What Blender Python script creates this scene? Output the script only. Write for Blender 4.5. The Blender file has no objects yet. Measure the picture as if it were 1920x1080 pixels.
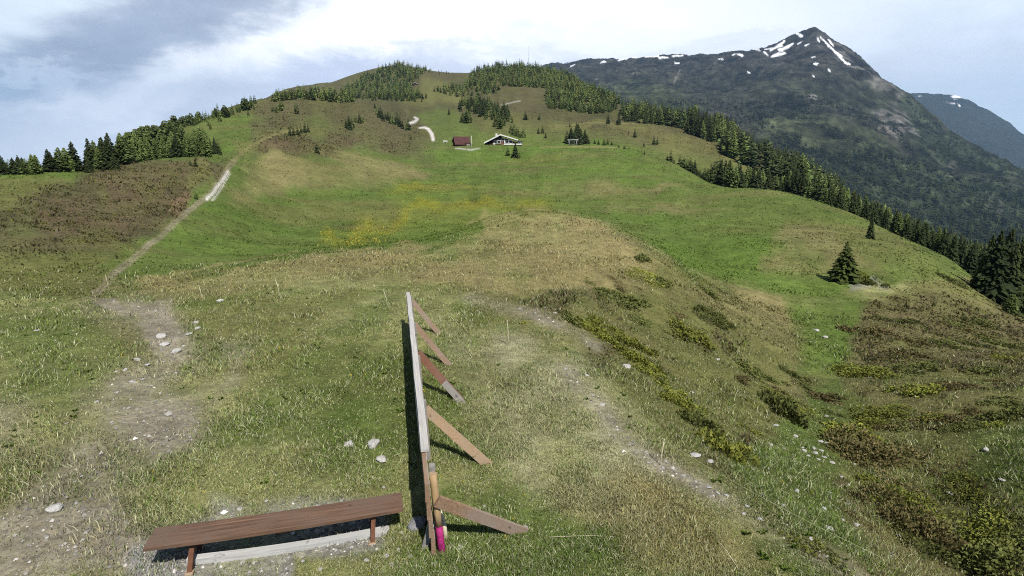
import bpy, bmesh, math, random
import numpy as np
from mathutils import Vector, Matrix
rng = np.random.default_rng(7)
random.seed(7)
S = bpy.context.scene
COL = S.collection
R = math.radians

# ------------------------------------------------------------------ camera
F, CX, CY, ZC = 1048.0, 960.0, 540.0, 4.0
PITCH = math.atan(240.0 / F)
CP, SP = math.cos(PITCH), math.sin(PITCH)
cd = bpy.data.cameras.new("camera")
cam = bpy.data.objects.new("camera", cd)
COL.objects.link(cam)
cd.sensor_width = 36
cd.lens = 36 * F / 1920
cd.clip_start = 0.05
cd.clip_end = 60000
cam.location = (0, 0, ZC)
cam.rotation_euler = (math.pi / 2 - PITCH, 0, 0)
S.camera = cam


def pdir(px, py):
    x = (np.asarray(px, float) - CX) / F
    v = (CY - np.asarray(py, float)) / F
    return x, CP + v * SP, -SP + v * CP


def azT(px, py):
    x, y, z = pdir(px, py)
    return np.arctan2(x, y), z / np.hypot(x, y)


def proj(x, y, z):
    dz = z - ZC
    d = y * CP - dz * SP
    u = y * SP + dz * CP
    d = np.where(d < 0.05, 0.05, d)
    return CX + F * x / d, CY - F * u / d


# ------------------------------------------------------------------ noise
_perm = rng.permutation(65536).astype(np.int64)
_val = rng.random(65536)


def vnoise(x, y, seed=0):
    xi = np.floor(x).astype(np.int64); yi = np.floor(y).astype(np.int64)
    fx = x - xi; fy = y - yi
    fx = fx * fx * fx * (fx * (fx * 6 - 15) + 10); fy = fy * fy * fy * (fy * (fy * 6 - 15) + 10)
    def h(a, b):
        return _val[_perm[(a + 1013 * seed + _perm[(b + 7919 * seed) & 65535]) & 65535]]
    a = h(xi, yi); b = h(xi + 1, yi); c = h(xi, yi + 1); d = h(xi + 1, yi + 1)
    return (a + (b - a) * fx) * (1 - fy) + (c + (d - c) * fx) * fy


def fbm(x, y, oct=4, seed=0):
    s = 0; a = 0.5; t = 0
    for k in range(oct):
        s = s + a * vnoise(x * 2 ** k + 17.3 * k, y * 2 ** k - 9.1 * k, seed + k); t += a; a *= 0.5
    return s / t


def smooth(a, b, x):
    t = np.clip((x - a) / (b - a), 0, 1)
    return t * t * (3 - 2 * t)


# ------------------------------------------------------------------ terrain control points
class Sheet:
    """A height field z(azimuth, distance): thin-plate spline through surveyed points."""
    W0 = 15.0
    SA = 2.6

    def __init__(s, pts, lam=2e-4):
        P = np.array(pts, float)       # az, r, z
        s.a = P[:, 0] * s.SA; s.b = np.log(P[:, 1]); w = P[:, 2] / (P[:, 1] + s.W0)
        n = len(P)
        K = s.k(s.a[:, None] - s.a[None], s.b[:, None] - s.b[None]) + lam * np.eye(n)
        Q = np.c_[np.ones(n), s.a, s.b]
        A = np.zeros((n + 3, n + 3)); A[:n, :n] = K; A[:n, n:] = Q; A[n:, :n] = Q.T
        s.c = np.linalg.solve(A, np.r_[w, 0, 0, 0])

    @staticmethod
    def k(da, db):
        d2 = da * da + db * db
        return d2 * np.log(d2 + 1e-12) * 0.5

    def z(s, az, r):
        az = np.asarray(az, float).ravel(); r = np.asarray(r, float).ravel()
        out = np.empty(len(az)); n = len(s.a)
        for i in range(0, len(az), 20000):
            a = az[i:i + 20000] * s.SA; b = np.log(r[i:i + 20000])
            K = s.k(a[:, None] - s.a[None], b[:, None] - s.b[None])
            w = K @ s.c[:n] + s.c[n] + s.c[n + 1] * a + s.c[n + 2] * b
            out[i:i + 20000] = w * (r[i:i + 20000] + s.W0)
        return out


def ptR(px, py, r):
    a, T = azT(px, py)
    return (float(a), r, ZC + float(T) * r)


def ptZ(px, py, z):
    a, T = azT(px, py)
    r = (z - ZC) / float(T)
    return (float(a), r, z)


pts = []
for az in range(-75, 76, 25):
    for r in (1.0, 2.2, 4.0):
        pts.append((R(az), r, 0.0))
ZP = [(0, 1060, 0), (0, 800, .05), (0, 650, .0), (0, 580, -.3), (300, 1060, 0), (300, 800, 0), (300, 640, -.05), (200, 560, -.3),
      (620, 1060, 0), (620, 800, 0), (620, 620, 0), (620, 545, -.05), (960, 1060, 0), (960, 800, 0), (960, 620, 0), (960, 545, 0.05),
      (770, 700, 0), (780, 560, 0), (830, 900, 0), (960, 480, .0), (300, 538, -.4), (450, 502, -.5), (600, 482, -.5), (760, 474, -.4), (860, 462, -.2),
      (1200, 1060, 0), (1200, 880, 0), (1090, 740, -.02), (1000, 600, 0), (1400, 1060, -.05),
      (1150, 700, -.3), (1300, 860, -.22), (1450, 970, -.2), (1620, 1070, -.35),
      (1150, 600, -.9), (1300, 700, -1.5), (1300, 600, -1.6), (1200, 530, -.7), (1450, 800, -1.8), (1600, 930, -1.7), (1850, 1040, -1.9),
      (1070, 500, -.15), (1450, 660, -2.7)]
pts += [ptZ(*p) for p in ZP]
RP = [(950, 398, 38), (1040, 402, 37), (1130, 425, 34), (1215, 478, 27), (1000, 440, 31),
      (1550, 620, 28), (1510, 720, 19), (1530, 560, 36), (1400, 470, 50), (1330, 500, 42), (1270, 460, 50), (1580, 525, 42), (1640, 545, 40),
      (1720, 620, 31), (1850, 750, 18.5), (1900, 900, 12.6), (1700, 800, 16), (1740, 540, 46), (1820, 620, 36), (1900, 680, 28), (1640, 640, 27),
      # left slope
      (150, 545, 25), (0, 510, 31), (0, 430, 45), (0, 362, 64), (0, 330, 84), (100, 325, 85), (100, 400, 54), (200, 322, 90), (200, 400, 58),
      (300, 305, 98), (300, 360, 72), (400, 297, 112), (370, 330, 88), (240, 490, 33), (330, 420, 52), (400, 360, 78), (430, 312, 105), (520, 268, 150),
      (-300, 520, 32), (-300, 430, 52), (-300, 345, 84), (-300, 420, 160), (-300, 800, 14),
      (0, 390, 125), (100, 375, 140), (200, 355, 165), (260, 330, 200), (0, 470, 350), (200, 440, 420),
      # meadow
      (250, 522, 29), (400, 470, 42), (600, 452, 54), (750, 444, 57), (850, 452, 54), (940, 440, 58), (500, 400, 80), (700, 400, 84), (900, 392, 88),
      (500, 345, 108), (700, 352, 114), (900, 350, 120), (1100, 405, 78), (1100, 350, 125), (1300, 385, 102), (1290, 430, 68), (1420, 400, 90),
      (1480, 363, 138), (1380, 355, 150), (1330, 343, 165), (1250, 302, 190), (1600, 402, 108), (1530, 378, 122), (1700, 450, 88), (1630, 445, 76), (1770, 482, 76), (1840, 545, 62), (1920, 600, 54), (1560, 440, 70), (1480, 420, 84),
      (450, 302, 128), (520, 289, 138), (650, 303, 150), (780, 328, 148), (560, 330, 118), (600, 268, 185), (760, 300, 185),
      (900, 302, 190), (1000, 293, 200), (1100, 280, 212), (1170, 281, 212), (1074, 273, 238), (940, 273, 240), (868, 276, 236), (1160, 274, 240), (1000, 274, 240),
      (480, 250, 195), (600, 225, 270), (540, 205, 310), (400, 235, 240), (340, 245, 245), (440, 212, 300), (500, 190, 340), (570, 180, 400), (640, 182, 430), (660, 205, 350),
      (400, 240, 480), (500, 215, 600), (320, 280, 420), (600, 205, 600), (680, 190, 600),
      (700, 232, 310), (760, 215, 390), (800, 180, 520), (830, 150, 760), (720, 160, 820), (750, 122, 1000), (690, 136, 960), (640, 158, 900), (800, 130, 1050),
      (560, 169, 1350), (610, 160, 1250), (850, 138, 1050), (880, 137, 900), (930, 128, 780), (990, 126, 800), (1050, 138, 800), (1090, 160, 760), (900, 170, 560), (1000, 170, 530),
      (900, 200, 410), (1000, 210, 390), (1100, 205, 430), (850, 240, 310), (1000, 247, 290), (1150, 248, 300), (780, 255, 290), (1100, 170, 640), (1150, 192, 560),
      (1200, 212, 480), (1250, 226, 430), (1350, 266, 370), (1400, 294, 335), (1480, 330, 300), (1550, 370, 262), (1650, 418, 215),
      (1300, 322, 200), (1350, 352, 185), (1420, 366, 190), (1330, 300, 265), (1270, 262, 320), (1380, 320, 260), (1450, 350, 235), (1200, 255, 310), (1200, 285, 235),
      (1600, 432, 150), (1700, 482, 128), (1800, 535, 112), (1900, 620, 92), (1520, 395, 165), (1700, 530, 220), (1800, 580, 210), (1900, 680, 200), (2000, 700, 90), (2000, 640, 60),
      (1250, 265, 700), (1400, 345, 620), (1550, 460, 520), (1700, 580, 480), (1900, 720, 450), (1100, 195, 950), (960, 180, 1250), (750, 175, 1500), (560, 205, 2000), (850, 175, 1400),
      (2300, 1000, 9), (2300, 760, 22), (2300, 660, 52), (2300, 800, 120)]
pts += [ptR(*p) for p in RP]
for az in range(-75, 76, 15):
    pts.append((R(az), 2600.0, -380.0))
    if az < -35 or az > 40:
        pts.append((R(az), 900.0, -190.0))
GS = Sheet(pts)

# ------------------------------------------------------------------ ground grid
az_in = np.linspace(R(-46), R(46), 860)
az_l = np.linspace(R(-78), R(-46), 60)[:-1]
az_r = np.linspace(R(46), R(78), 60)[1:]
AZ = np.r_[az_l, az_in, az_r]
RR = np.r_[np.arange(0.6, 3.4, 0.12), np.arange(3.4, 13, 0.045), 13 * np.exp(np.arange(0, math.log(2400 / 13), 0.0105))]
NA, NR = len(AZ), len(RR)
ga, gr = np.meshgrid(AZ, RR, indexing='ij')
gx = gr * np.sin(ga); gy = gr * np.cos(ga)
gz0 = GS.z(ga, gr).reshape(NA, NR)


def relief(x, y, r):
    """turf tussocks, cattle steps and hummocks"""
    out = 0
    rough = 0.55 + 0.9 * smooth(.4, .7, fbm(x / 23, y / 23, 3, 40))
    for k, (lam, amp) in enumerate([(0.35, .022), (0.9, .05), (2.4, .10), (7, .24), (22, .55), (70, 2.0), (220, 6.0)]):
        on = smooth(lam * 200, lam * 60, r)           # too fine to matter far away
        lim = smooth(lam * 0.8, lam * 8, r)           # the big swells leave the knoll flat
        out = out + amp * on * lim * (vnoise(x / lam, y / lam, 3 + k) - .5) * rough
    return out


gz = gz0 + relief(gx, gy, gr)
GE = (gz - ZC) / gr


def gfrac(az, r):
    fa = np.clip(np.interp(az, AZ, np.arange(NA)), 0, NA - 1.001)
    fr = np.clip(np.interp(r, RR, np.arange(NR)), 0, NR - 1.001)
    i = fa.astype(int); j = fr.astype(int)
    return i, j, fa - i, fr - j


def gsample(G, az, r):
    i, j, a, b = gfrac(az, r)
    if G.ndim == 3:
        a = a[..., None]; b = b[..., None]
    return (G[i, j] * (1 - a) + G[i + 1, j] * a) * (1 - b) + (G[i, j + 1] * (1 - a) + G[i + 1, j + 1] * a) * b


def gz_xy(x, y):
    x = np.asarray(x, float); y = np.asarray(y, float)
    return gsample(gz, np.arctan2(x, y), np.hypot(x, y))


def hit(px, py, rmin=2.0):
    """where the sight line through a photograph pixel meets the ground"""
    a, T = azT(px, py)
    fa = np.interp(a, AZ, np.arange(NA)); i = min(int(fa), NA - 2); t = fa - i
    E = GE[i] * (1 - t) + GE[i + 1] * t
    ok = (E >= T) & (RR >= rmin)
    if not ok.any():
        return None
    j = int(np.argmax(ok))
    if j == 0:
        r = RR[0]
    else:
        e0, e1 = E[j - 1], E[j]
        r = RR[j - 1] + (RR[j] - RR[j - 1]) * (T - e0) / (e1 - e0) if e1 > e0 else RR[j]
    r = float(r)
    x, y = r * math.sin(a), r * math.cos(a)
    return x, y, float(gz_xy(x, y)), r


# ------------------------------------------------------------------ land cover
gpx, gpy = proj(gx, gy, gz)
wn1 = fbm(gx / 3.0, gy / 3.0, 4, 11) - .5
wn2 = fbm(gx / (0.4 + gr * .05), gy / (0.4 + gr * .05), 4, 21) - .5
wn3 = fbm(gx / (0.25 + gr * .02), gy / (0.25 + gr * .02), 4, 31) - .5


def polymask(poly, soft, px, py):
    m = np.zeros(px.shape)
    P = np.array(poly, float)
    x0, y0 = P.min(0) - soft * 2; x1, y1 = P.max(0) + soft * 2
    sel = (px > x0) & (px < x1) & (py > y0) & (py < y1)
    X = px[sel]; Y = py[sel]
    if not len(X):
        return m
    d = np.full(X.shape, 1e9); ins = np.zeros(X.shape, bool)
    for (ax, ay), (bx, by) in zip(P, np.roll(P, -1, 0)):
        ex, ey = bx - ax, by - ay
        t = np.clip(((X - ax) * ex + (Y - ay) * ey) / (ex * ex + ey * ey + 1e-9), 0, 1)
        d = np.minimum(d, np.hypot(X - ax - t * ex, Y - ay - t * ey))
        c = ((ay > Y) != (by > Y))
        ins ^= c & (X < (bx - ax) * (Y - ay) / (by - ay + 1e-12) + ax)
    m[sel] = smooth(-soft, soft, np.where(ins, d, -d))
    return m


def linemask(line, w, soft, px, py):
    """line of (px, py, halfwidth)"""
    m = np.zeros(px.shape)
    L = np.array([p if len(p) == 3 else (*p, w) for p in line], float)
    for (ax, ay, aw), (bx, by, bw) in zip(L[:-1], L[1:]):
        mw = max(aw, bw) + soft * 2
        sel = (px > min(ax, bx) - mw) & (px < max(ax, bx) + mw) & (py > min(ay, by) - mw) & (py < max(ay, by) + mw)
        X = px[sel]; Y = py[sel]
        if not len(X):
            continue
        ex, ey = bx - ax, by - ay
        t = np.clip(((X - ax) * ex + (Y - ay) * ey) / (ex * ex + ey * ey + 1e-9), 0, 1)
        d = np.hypot(X - ax - t * ex, Y - ay - t * ey) - (aw + (bw - aw) * t)
        m[sel] = np.maximum(m[sel], smooth(soft, -soft, d))
    return m


C = dict(green=(.076, .106, .025), bright=(.076, .122, .022), olive=(.104, .106, .036), tan=(.200, .170, .078), dry=(.150, .134, .058),
         near=(.188, .192, .080), pale=(.245, .238, .140), heath=(.072, .064, .033), dark=(.046, .048, .022), dirt=(.200, .176, .134),
         gravel=(.190, .185, .175), stone=(.42, .41, .39), yellow=(.150, .142, .014), brown=(.085, .066, .036), road=(.42, .40, .37), redsoil=(.16, .10, .065))
C = {k: np.array(v) for k, v in C.items()}
cover = np.empty((NA, NR, 3))
cover[:] = C['green']


def lay(mask, col, amt=1.0, patch=0.0, pn=None):
    global cover
    pn = wn2 if pn is None else pn
    m = mask * amt
    if patch:
        m = np.clip(m * (1 + patch * 4 * pn), 0, 1)
    cover += (np.array(C[col]) - cover) * m[..., None]


WX = gpx + wn2 * 70 + wn3 * 34; WY = gpy + wn2 * 30 + wn3 * 16
def PM(poly, soft=10): return polymask(poly, soft, WX, WY)
def LM(line, w=6, soft=4): return linemask(line, w, soft, gpx + wn3 * 6, gpy + wn3 * 5)

far = smooth(230, 330, gr)
lay(far, 'olive', 1)
lay(far, 'dark', .35)
lay(far * smooth(-.12, .12, wn1 * .4 + (fbm(gx / 60, gy / 60, 3, 51) - .5)), 'heath', .85)
lay(smooth(240, 420, gr), 'dark', .5, .8)
lay(smooth(600, 900, gr), 'heath', .5, .5)
# knoll top in front
near = PM([(-900, 548), (190, 552), (330, 528), (480, 492), (600, 476), (760, 468), (860, 455), (930, 400), (1040, 392), (1140, 418), (1240, 470), (1290, 540), (1500, 560), (1700, 520), (2900, 560), (2900, 2500), (-900, 2500)], 8)
near = np.maximum(near, smooth(14, 10, gr))
lay(near, 'near')
lay(near * smooth(-.05, .15, wn1), 'olive', .75)
lay(near * smooth(.02, .2, fbm(gx / 1.3, gy / 1.3, 4, 61) - .5), 'green', .6)
# right hand slope: heath, juniper, dry grass
rs = PM([(880, 545), (1240, 470), (1300, 540), (1500, 570), (1640, 560), (1720, 520), (2900, 560), (2900, 2500), (1640, 1090), (1450, 950), (1290, 850), (1150, 720), (1010, 600)], 10)
lay(rs, 'olive', .9)
lay(rs * smooth(-.02, .14, wn2), 'heath', .55)
lay(rs * smooth(.0, .2, wn1), 'dry', .55)
lay(PM([(1600, 560), (1760, 545), (2000, 640), (2000, 760), (1860, 700), (1640, 700)], 14), 'brown', .55, .8)
lay(PM([(1240, 500), (1400, 530), (1480, 570), (1500, 640), (1440, 650), (1330, 590)], 14), 'dry', .7, .5)
lay(PM([(1390, 545), (1470, 560), (1490, 620), (1430, 600)], 10), 'tan', .6, .5)
lay(PM([(1480, 560), (1560, 545), (1620, 560), (1600, 640), (1590, 700), (1510, 700), (1490, 640)], 22), 'bright', .85, .2)
lay(PM([(1500, 780), (1560, 700), (1620, 760), (1560, 900), (1640, 1060), (1500, 1000), (1380, 880)], 18), 'green', .7, .4)
lay(PM([(1800, 800), (1980, 780), (1980, 980), (1840, 900)], 18), 'green', .6, .3)
# tan dry grass band on the knoll rim
lay(PM([(210, 548), (330, 522), (480, 490), (560, 478), (760, 468), (850, 460), (930, 398), (1020, 393), (1130, 418), (1230, 480), (1190, 540), (1000, 556), (850, 536), (640, 520), (400, 556)], 12), 'tan', .78, .55)
lay(PM([(900, 430), (1000, 400), (1120, 425), (1200, 480), (1120, 520), (960, 490)], 10), 'tan', .45, .6)
lay(PM([(830, 620), (1060, 640), (1200, 800), (1300, 960), (1200, 1010), (1000, 930), (880, 800)], 30), 'pale', .8, .6)
lay(PM([(1000, 880), (1250, 900), (1420, 1010), (1480, 1090), (1100, 1090)], 30), 'tan', .45, .9)
lay(PM([(820, 900), (980, 940), (1150, 1000), (1180, 1100), (700, 1100), (760, 1060)], 24), 'green', .8, .4)
lay(PM([(600, 640), (750, 640), (750, 900), (620, 900), (420, 920), (480, 760)], 30), 'green', .45, .8)
lay(PM([(-300, 580), (170, 590), (240, 680), (140, 760), (-300, 770)], 25), 'green', .55, .4)
# bare soil on the left
lay(LM([(185, 560, 14), (250, 590, 16), (310, 630, 26), (330, 690, 46), (270, 780, 80), (180, 900, 80), (80, 1010, 90), (0, 1090, 90)], soft=54), 'dirt', .72, .5)
lay(PM([(245, 575), (330, 565), (345, 610), (380, 650), (300, 660), (260, 600)], 14), 'dirt', .75, .5)
lay(PM([(160, 548), (215, 560), (250, 585), (230, 592), (180, 572)], 5), 'dirt', .9, .3)
lay(PM([(240, 680), (400, 690), (440, 720), (400, 780), (370, 840), (300, 860), (180, 800), (130, 790)], 34), 'dirt', .6, .9)
lay(PM([(410, 640), (475, 640), (470, 690), (410, 720)], 20), 'dirt', .6, .5)
lay(PM([(-40, 750), (60, 760), (70, 850), (-40, 900)], 40), 'dirt', .5, .6)
lay(PM([(20, 990), (180, 900), (300, 960), (300, 1090), (10, 1090)], 45), 'dirt', .7, .8)
lay(PM([(330, 1000), (390, 935), (560, 925), (700, 940), (745, 990), (720, 1030), (560, 1050), (560, 1100), (260, 1100), (250, 1040)], 16), 'gravel', .8, .5)
# trodden rim path and its stones
lay(LM([(880, 560, 8), (1000, 590, 10), (1090, 630, 11), (1120, 650, 8)], soft=14), 'dirt', .6, .6)
lay(LM([(1060, 690, 14), (1120, 760, 14), (1180, 830, 12), (1240, 870, 14), (1330, 920, 16), (1420, 980, 14), (1570, 1060, 16), (1620, 1100, 16)], soft=26), 'dirt', .5, 1.0)
# meadow
mid = (1 - near) * smooth(330, 230, gr)
lay(mid * smooth(.0, .2, fbm(gx / 14, gy / 9, 3, 71) - .5), 'olive', .7)
lay(mid * smooth(.05, .2, fbm(gx / 25, gy / 12, 3, 75) - .5), 'bright', .6)
lay(PM([(760, 400), (950, 385), (930, 420), (850, 455), (720, 462)], 26), 'bright', .5)
lay(PM([(1200, 410), (1340, 390), (1480, 420), (1460, 470), (1400, 530), (1290, 520), (1230, 460)], 30), 'bright', .5, .4)
lay(PM([(1290, 420), (1420, 400), (1700, 440), (1840, 540), (1620, 520), (1560, 440)], 20), 'olive', .6, .4)
lay(PM([(1470, 420), (1560, 430), (1640, 500), (1520, 520), (1440, 510)], 14), 'dry', .6, .7)
lay(PM([(1100, 380), (1340, 395), (1330, 405), (1120, 395)], 8), 'dry', .5, .5)
lay(PM([(455, 300), (520, 288), (640, 298), (790, 330), (730, 340), (600, 350), (480, 372), (430, 380)], 12), 'dry', .8, .4)
lay(PM([(560, 272), (640, 280), (800, 320), (780, 332), (640, 305)], 6), 'dry', .8, .3)
lay(PM([(850, 345), (1060, 335), (1300, 355), (1200, 368), (960, 362)], 8), 'dry', .5, .8)
FLW = np.maximum.reduce([polymask([(600, 450), (650, 418), (720, 402), (800, 396), (770, 420), (700, 444), (640, 456)], 16, WX, WY) * .75, polymask([(760, 385), (930, 368), (1030, 374), (1020, 390), (900, 396), (780, 402)], 12, WX, WY) * .6,
                          polymask([(700, 354), (835, 338), (900, 346), (830, 356), (725, 364)], 8, WX, WY) * .55, polymask([(640, 410), (760, 350), (1000, 352), (1060, 385), (880, 420), (700, 450)], 30, WX, WY) * .16, polymask([(850, 280), (1060, 292), (1040, 302), (870, 294)], 5, WX, WY) * .25])
lay(FLW, 'yellow', .8, .6)
# left slope
lay(PM([(-500, 470), (240, 465), (185, 548), (-500, 555)], 14), 'olive', .7)
lay(PM([(-400, 420), (-20, 385), (90, 335), (200, 318), (420, 296), (425, 318), (370, 375), (300, 430), (250, 462), (130, 474), (-400, 470)], 12), 'heath', .92, .35)
lay(PM([(-300, 440), (60, 360), (420, 296), (420, 330), (240, 465), (-300, 470)], 12) * smooth(.03, .12, wn2), 'olive', .8)
lay(PM([(60, 400), (200, 330), (380, 310), (350, 380), (250, 440), (90, 450)], 16), 'brown', .7, .8, wn3)
lay(PM([(-400, 330), (120, 330), (90, 350), (20, 385), (-400, 400)], 8), 'olive', .8)
lay(PM([(320, 375), (350, 365), (375, 372), (330, 400), (310, 395)], 6), 'redsoil', .5)
# hill above
lay(PM([(430, 290), (460, 240), (430, 225), (530, 185), (660, 195), (760, 230), (810, 262), (790, 300), (640, 275), (520, 285)], 12), 'heath', .75, .5)
lay(PM([(500, 262), (560, 248), (700, 260), (660, 275), (560, 285), (470, 290)], 8), 'brown', .7, .5)
lay(PM([(430, 262), (520, 243), (600, 232), (590, 242), (520, 262), (440, 285)], 6), 'olive', .7)
lay(PM([(770, 210), (850, 205), (870, 225), (900, 250), (820, 262), (800, 240)], 8), 'green', .7)
lay(PM([(830, 275), (1180, 272), (1170, 284), (1000, 284), (900, 300), (800, 300)], 4), 'bright', .8)
lay(PM([(800, 150), (850, 160), (870, 190), (790, 200), (760, 190)], 8), 'olive', .8)
lay(PM([(1020, 232), (1190, 228), (1190, 236), (1030, 244)], 4), 'olive', .8)
lay(PM([(1150, 235), (1240, 240), (1260, 275), (1180, 262)], 8), 'brown', .5, .4)
lay(PM([(1220, 250), (1360, 260), (1420, 330), (1330, 330), (1240, 290)], 8), 'olive', .6, .3)
# tracks
tr = [(182, 552, 6), (205, 522, 6), (255, 480, 5), (300, 445, 4.2), (340, 408, 3.8), (385, 372, 3.8), (425, 322, 3.4), (440, 300, 3)]
lay(LM([(x, y, w * 1.5) for x, y, w in tr], soft=6), 'dry', .5)
lay(LM([(p[0] - p[2] * .7, p[1] - 1, p[2] * .28) for p in tr], soft=2.2), 'dirt', .85, .6, wn3)
lay(LM([(p[0] + p[2] * .8, p[1] + 1, p[2] * .28) for p in tr], soft=2.2), 'dirt', .85, .6, wn3)
lay(LM([(388, 374, 3.0), (408, 350, 3), (428, 322, 2.4)], soft=1.5), 'road', .95)
lay(LM([(398, 376, 1.6), (416, 352, 1.6), (432, 326, 1.2)], soft=1.2), 'road', .8)
lay(LM([(425, 318, 4), (440, 300, 4), (470, 272, 3.5), (530, 248, 2.6), (600, 236, 2)], soft=3), 'dry', .7, .5)
lay(LM([(205, 542, 2), (300, 520, 2), (400, 500, 2), (480, 484, 1.5), (560, 472, 1)], soft=2), 'tan', .7)
road = [(812, 262, 3), (810, 252, 3.2), (804, 243, 2.8), (797, 239, 2), (786, 240, 1.2)]
lay(linemask(road, 4, 1.2, gpx, gpy), 'road', 1)
lay(linemask([(768, 231, 2), (778, 228, 2.6), (783, 223, 2.4), (777, 220, 1.6)], 3, 1, gpx, gpy), 'road', .9)
lay(linemask([(1190, 232, 1.0), (1100, 230, .8), (1040, 238, .8)], 1, .8, gpx, gpy), 'dry', .8)
lay(linemask([(940, 197, .8), (975, 189, .8)], 1, .8, gpx, gpy), 'road', .6)
lay(linemask([(1012, 276, 1), (1090, 275, 1.6), (1168, 277, 1.2)], 1, 1, gpx, gpy), 'tan', .7)
lay(linemask([(852, 278, 1.2), (885, 281, 1.8), (900, 278, 1)], 1, 1, gpx + wn3 * 8, gpy), 'stone', .5)
lay(linemask([(1450, 345, 1), (1500, 352, 1.2), (1560, 372, 1)], 1, 1, gpx, gpy), 'dry', .8)
lay(PM([(1590, 525), (1640, 520), (1660, 540), (1600, 548)], 6), 'gravel', .55, .7)
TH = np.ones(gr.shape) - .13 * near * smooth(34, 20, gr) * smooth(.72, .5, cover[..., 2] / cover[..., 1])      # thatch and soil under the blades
cover = np.clip(cover * (1 + .30 * wn3[..., None] + .30 * (fbm(gx / (.15 + gr * .012), gy / (.1 + gr * .006), 3, 91) - .5)[..., None]), .004, .9)

# ------------------------------------------------------------------ mesh + node helpers
MATS = {}


def nodes(name):
    m = bpy.data.materials.new(name); m.use_nodes = True
    t = m.node_tree
    b = t.nodes['Principled BSDF']
    b.inputs['Specular IOR Level'].default_value = .15
    b.inputs['Roughness'].default_value = .85
    MATS[name] = m
    return m, t, b


def N(t, typ, **kw):
    n = t.nodes.new(typ)
    for k, v in kw.items():
        setattr(n, k, v)
    return n


def mathn(t, op, a, b=None, c=None, clamp=False):
    n = N(t, 'ShaderNodeMath', operation=op); n.use_clamp = clamp
    for i, v in enumerate((a, b, c)):
        if v is None: continue
        if isinstance(v, (int, float)): n.inputs[i].default_value = v
        else: t.links.new(v, n.inputs[i])
    return n.outputs[0]


def mixc(t, fac, a, b, mode='MIX'):
    n = N(t, 'ShaderNodeMix', data_type='RGBA', blend_type=mode)
    for sock, v in ((n.inputs[0], fac), (n.inputs[6], a), (n.inputs[7], b)):
        if isinstance(v, (int, float)): sock.default_value = v
        elif isinstance(v, (tuple, list)): sock.default_value = (*v, 1) if len(v) == 3 else v
        else: t.links.new(v, sock)
    return n.outputs[2]


def noise(t, vec, scale, detail=4, rough=.55, dist=0.0):
    n = N(t, 'ShaderNodeTexNoise')
    n.inputs['Scale'].default_value = scale; n.inputs['Detail'].default_value = detail
    n.inputs['Roughness'].default_value = rough; n.inputs['Distortion'].default_value = dist
    if vec is not None: t.links.new(vec, n.inputs['Vector'])
    return n.outputs['Fac']


def ramp(t, fac, stops):
    n = N(t, 'ShaderNodeValToRGB'); t.links.new(fac, n.inputs[0])
    e = n.color_ramp.elements
    while len(e) < len(stops): e.new(.5)
    for el, (p, c) in zip(e, stops):
        el.position = p; el.color = (*c, 1) if len(c) == 3 else c
    return n.outputs[0]


def mapr(t, v, a, b, c, d):
    n = N(t, 'ShaderNodeMapRange'); t.links.new(v, n.inputs[0])
    for i, x in enumerate((a, b, c, d)): n.inputs[i + 1].default_value = x
    return n.outputs[0]


def bumpn(t, h, strength, dist):
    n = N(t, 'ShaderNodeBump'); n.inputs['Strength'].default_value = strength; n.inputs['Distance'].default_value = dist
    t.links.new(h, n.inputs['Height'])
    return n.outputs[0]


def np_mesh(name, V, Fc, mat, col=None, smooth_=True):
    """V (n,3), Fc (m,3|4) -> mesh"""
    me = bpy.data.meshes.new(name)
    V = np.ascontiguousarray(V, np.float32); Fc = np.ascontiguousarray(Fc, np.int32)
    k = Fc.shape[1]
    me.vertices.add(len(V)); me.vertices.foreach_set('co', V.ravel())
    me.loops.add(Fc.size); me.loops.foreach_set('vertex_index', Fc.ravel())
    me.polygons.add(len(Fc)); me.polygons.foreach_set('loop_start', np.arange(0, Fc.size, k, dtype=np.int32))
    me.polygons.foreach_set('loop_total', np.full(len(Fc), k, np.int32))
    me.update(calc_edges=True)
    if smooth_: me.polygons.foreach_set('use_smooth', np.ones(len(Fc), bool))
    if col is not None:
        a = me.attributes.new('tint', 'FLOAT_COLOR', 'POINT')
        c = np.ones((len(V), 4), np.float32); c[:, :3] = col
        a.data.foreach_set('color', c.ravel())
    me.materials.append(mat)
    return me


def obj(name, me, parent=None, loc=None, rot=None, sc=None):
    o = bpy.data.objects.new(name, me); COL.objects.link(o)
    if parent is not None: o.parent = parent
    if loc is not None: o.location = loc
    if rot is not None: o.rotation_euler = rot
    if sc is not None: o.scale = sc if isinstance(sc, (tuple, list)) else (sc,) * 3
    return o


def tag(o, label=None, cat=None, group=None, kind=None):
    if label: o['label'] = label
    if cat: o['category'] = cat
    if group: o['group'] = group
    if kind: o['kind'] = kind
    return o


def attr(t, name='tint'):
    n = N(t, 'ShaderNodeAttribute'); n.attribute_name = name
    return n.outputs['Color']


def grid_faces(na, nr):
    i = np.arange(na - 1)[:, None] * nr + np.arange(nr - 1)[None]
    i = i.ravel()
    return np.c_[i, i + 1, i + nr + 1, i + nr]


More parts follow.
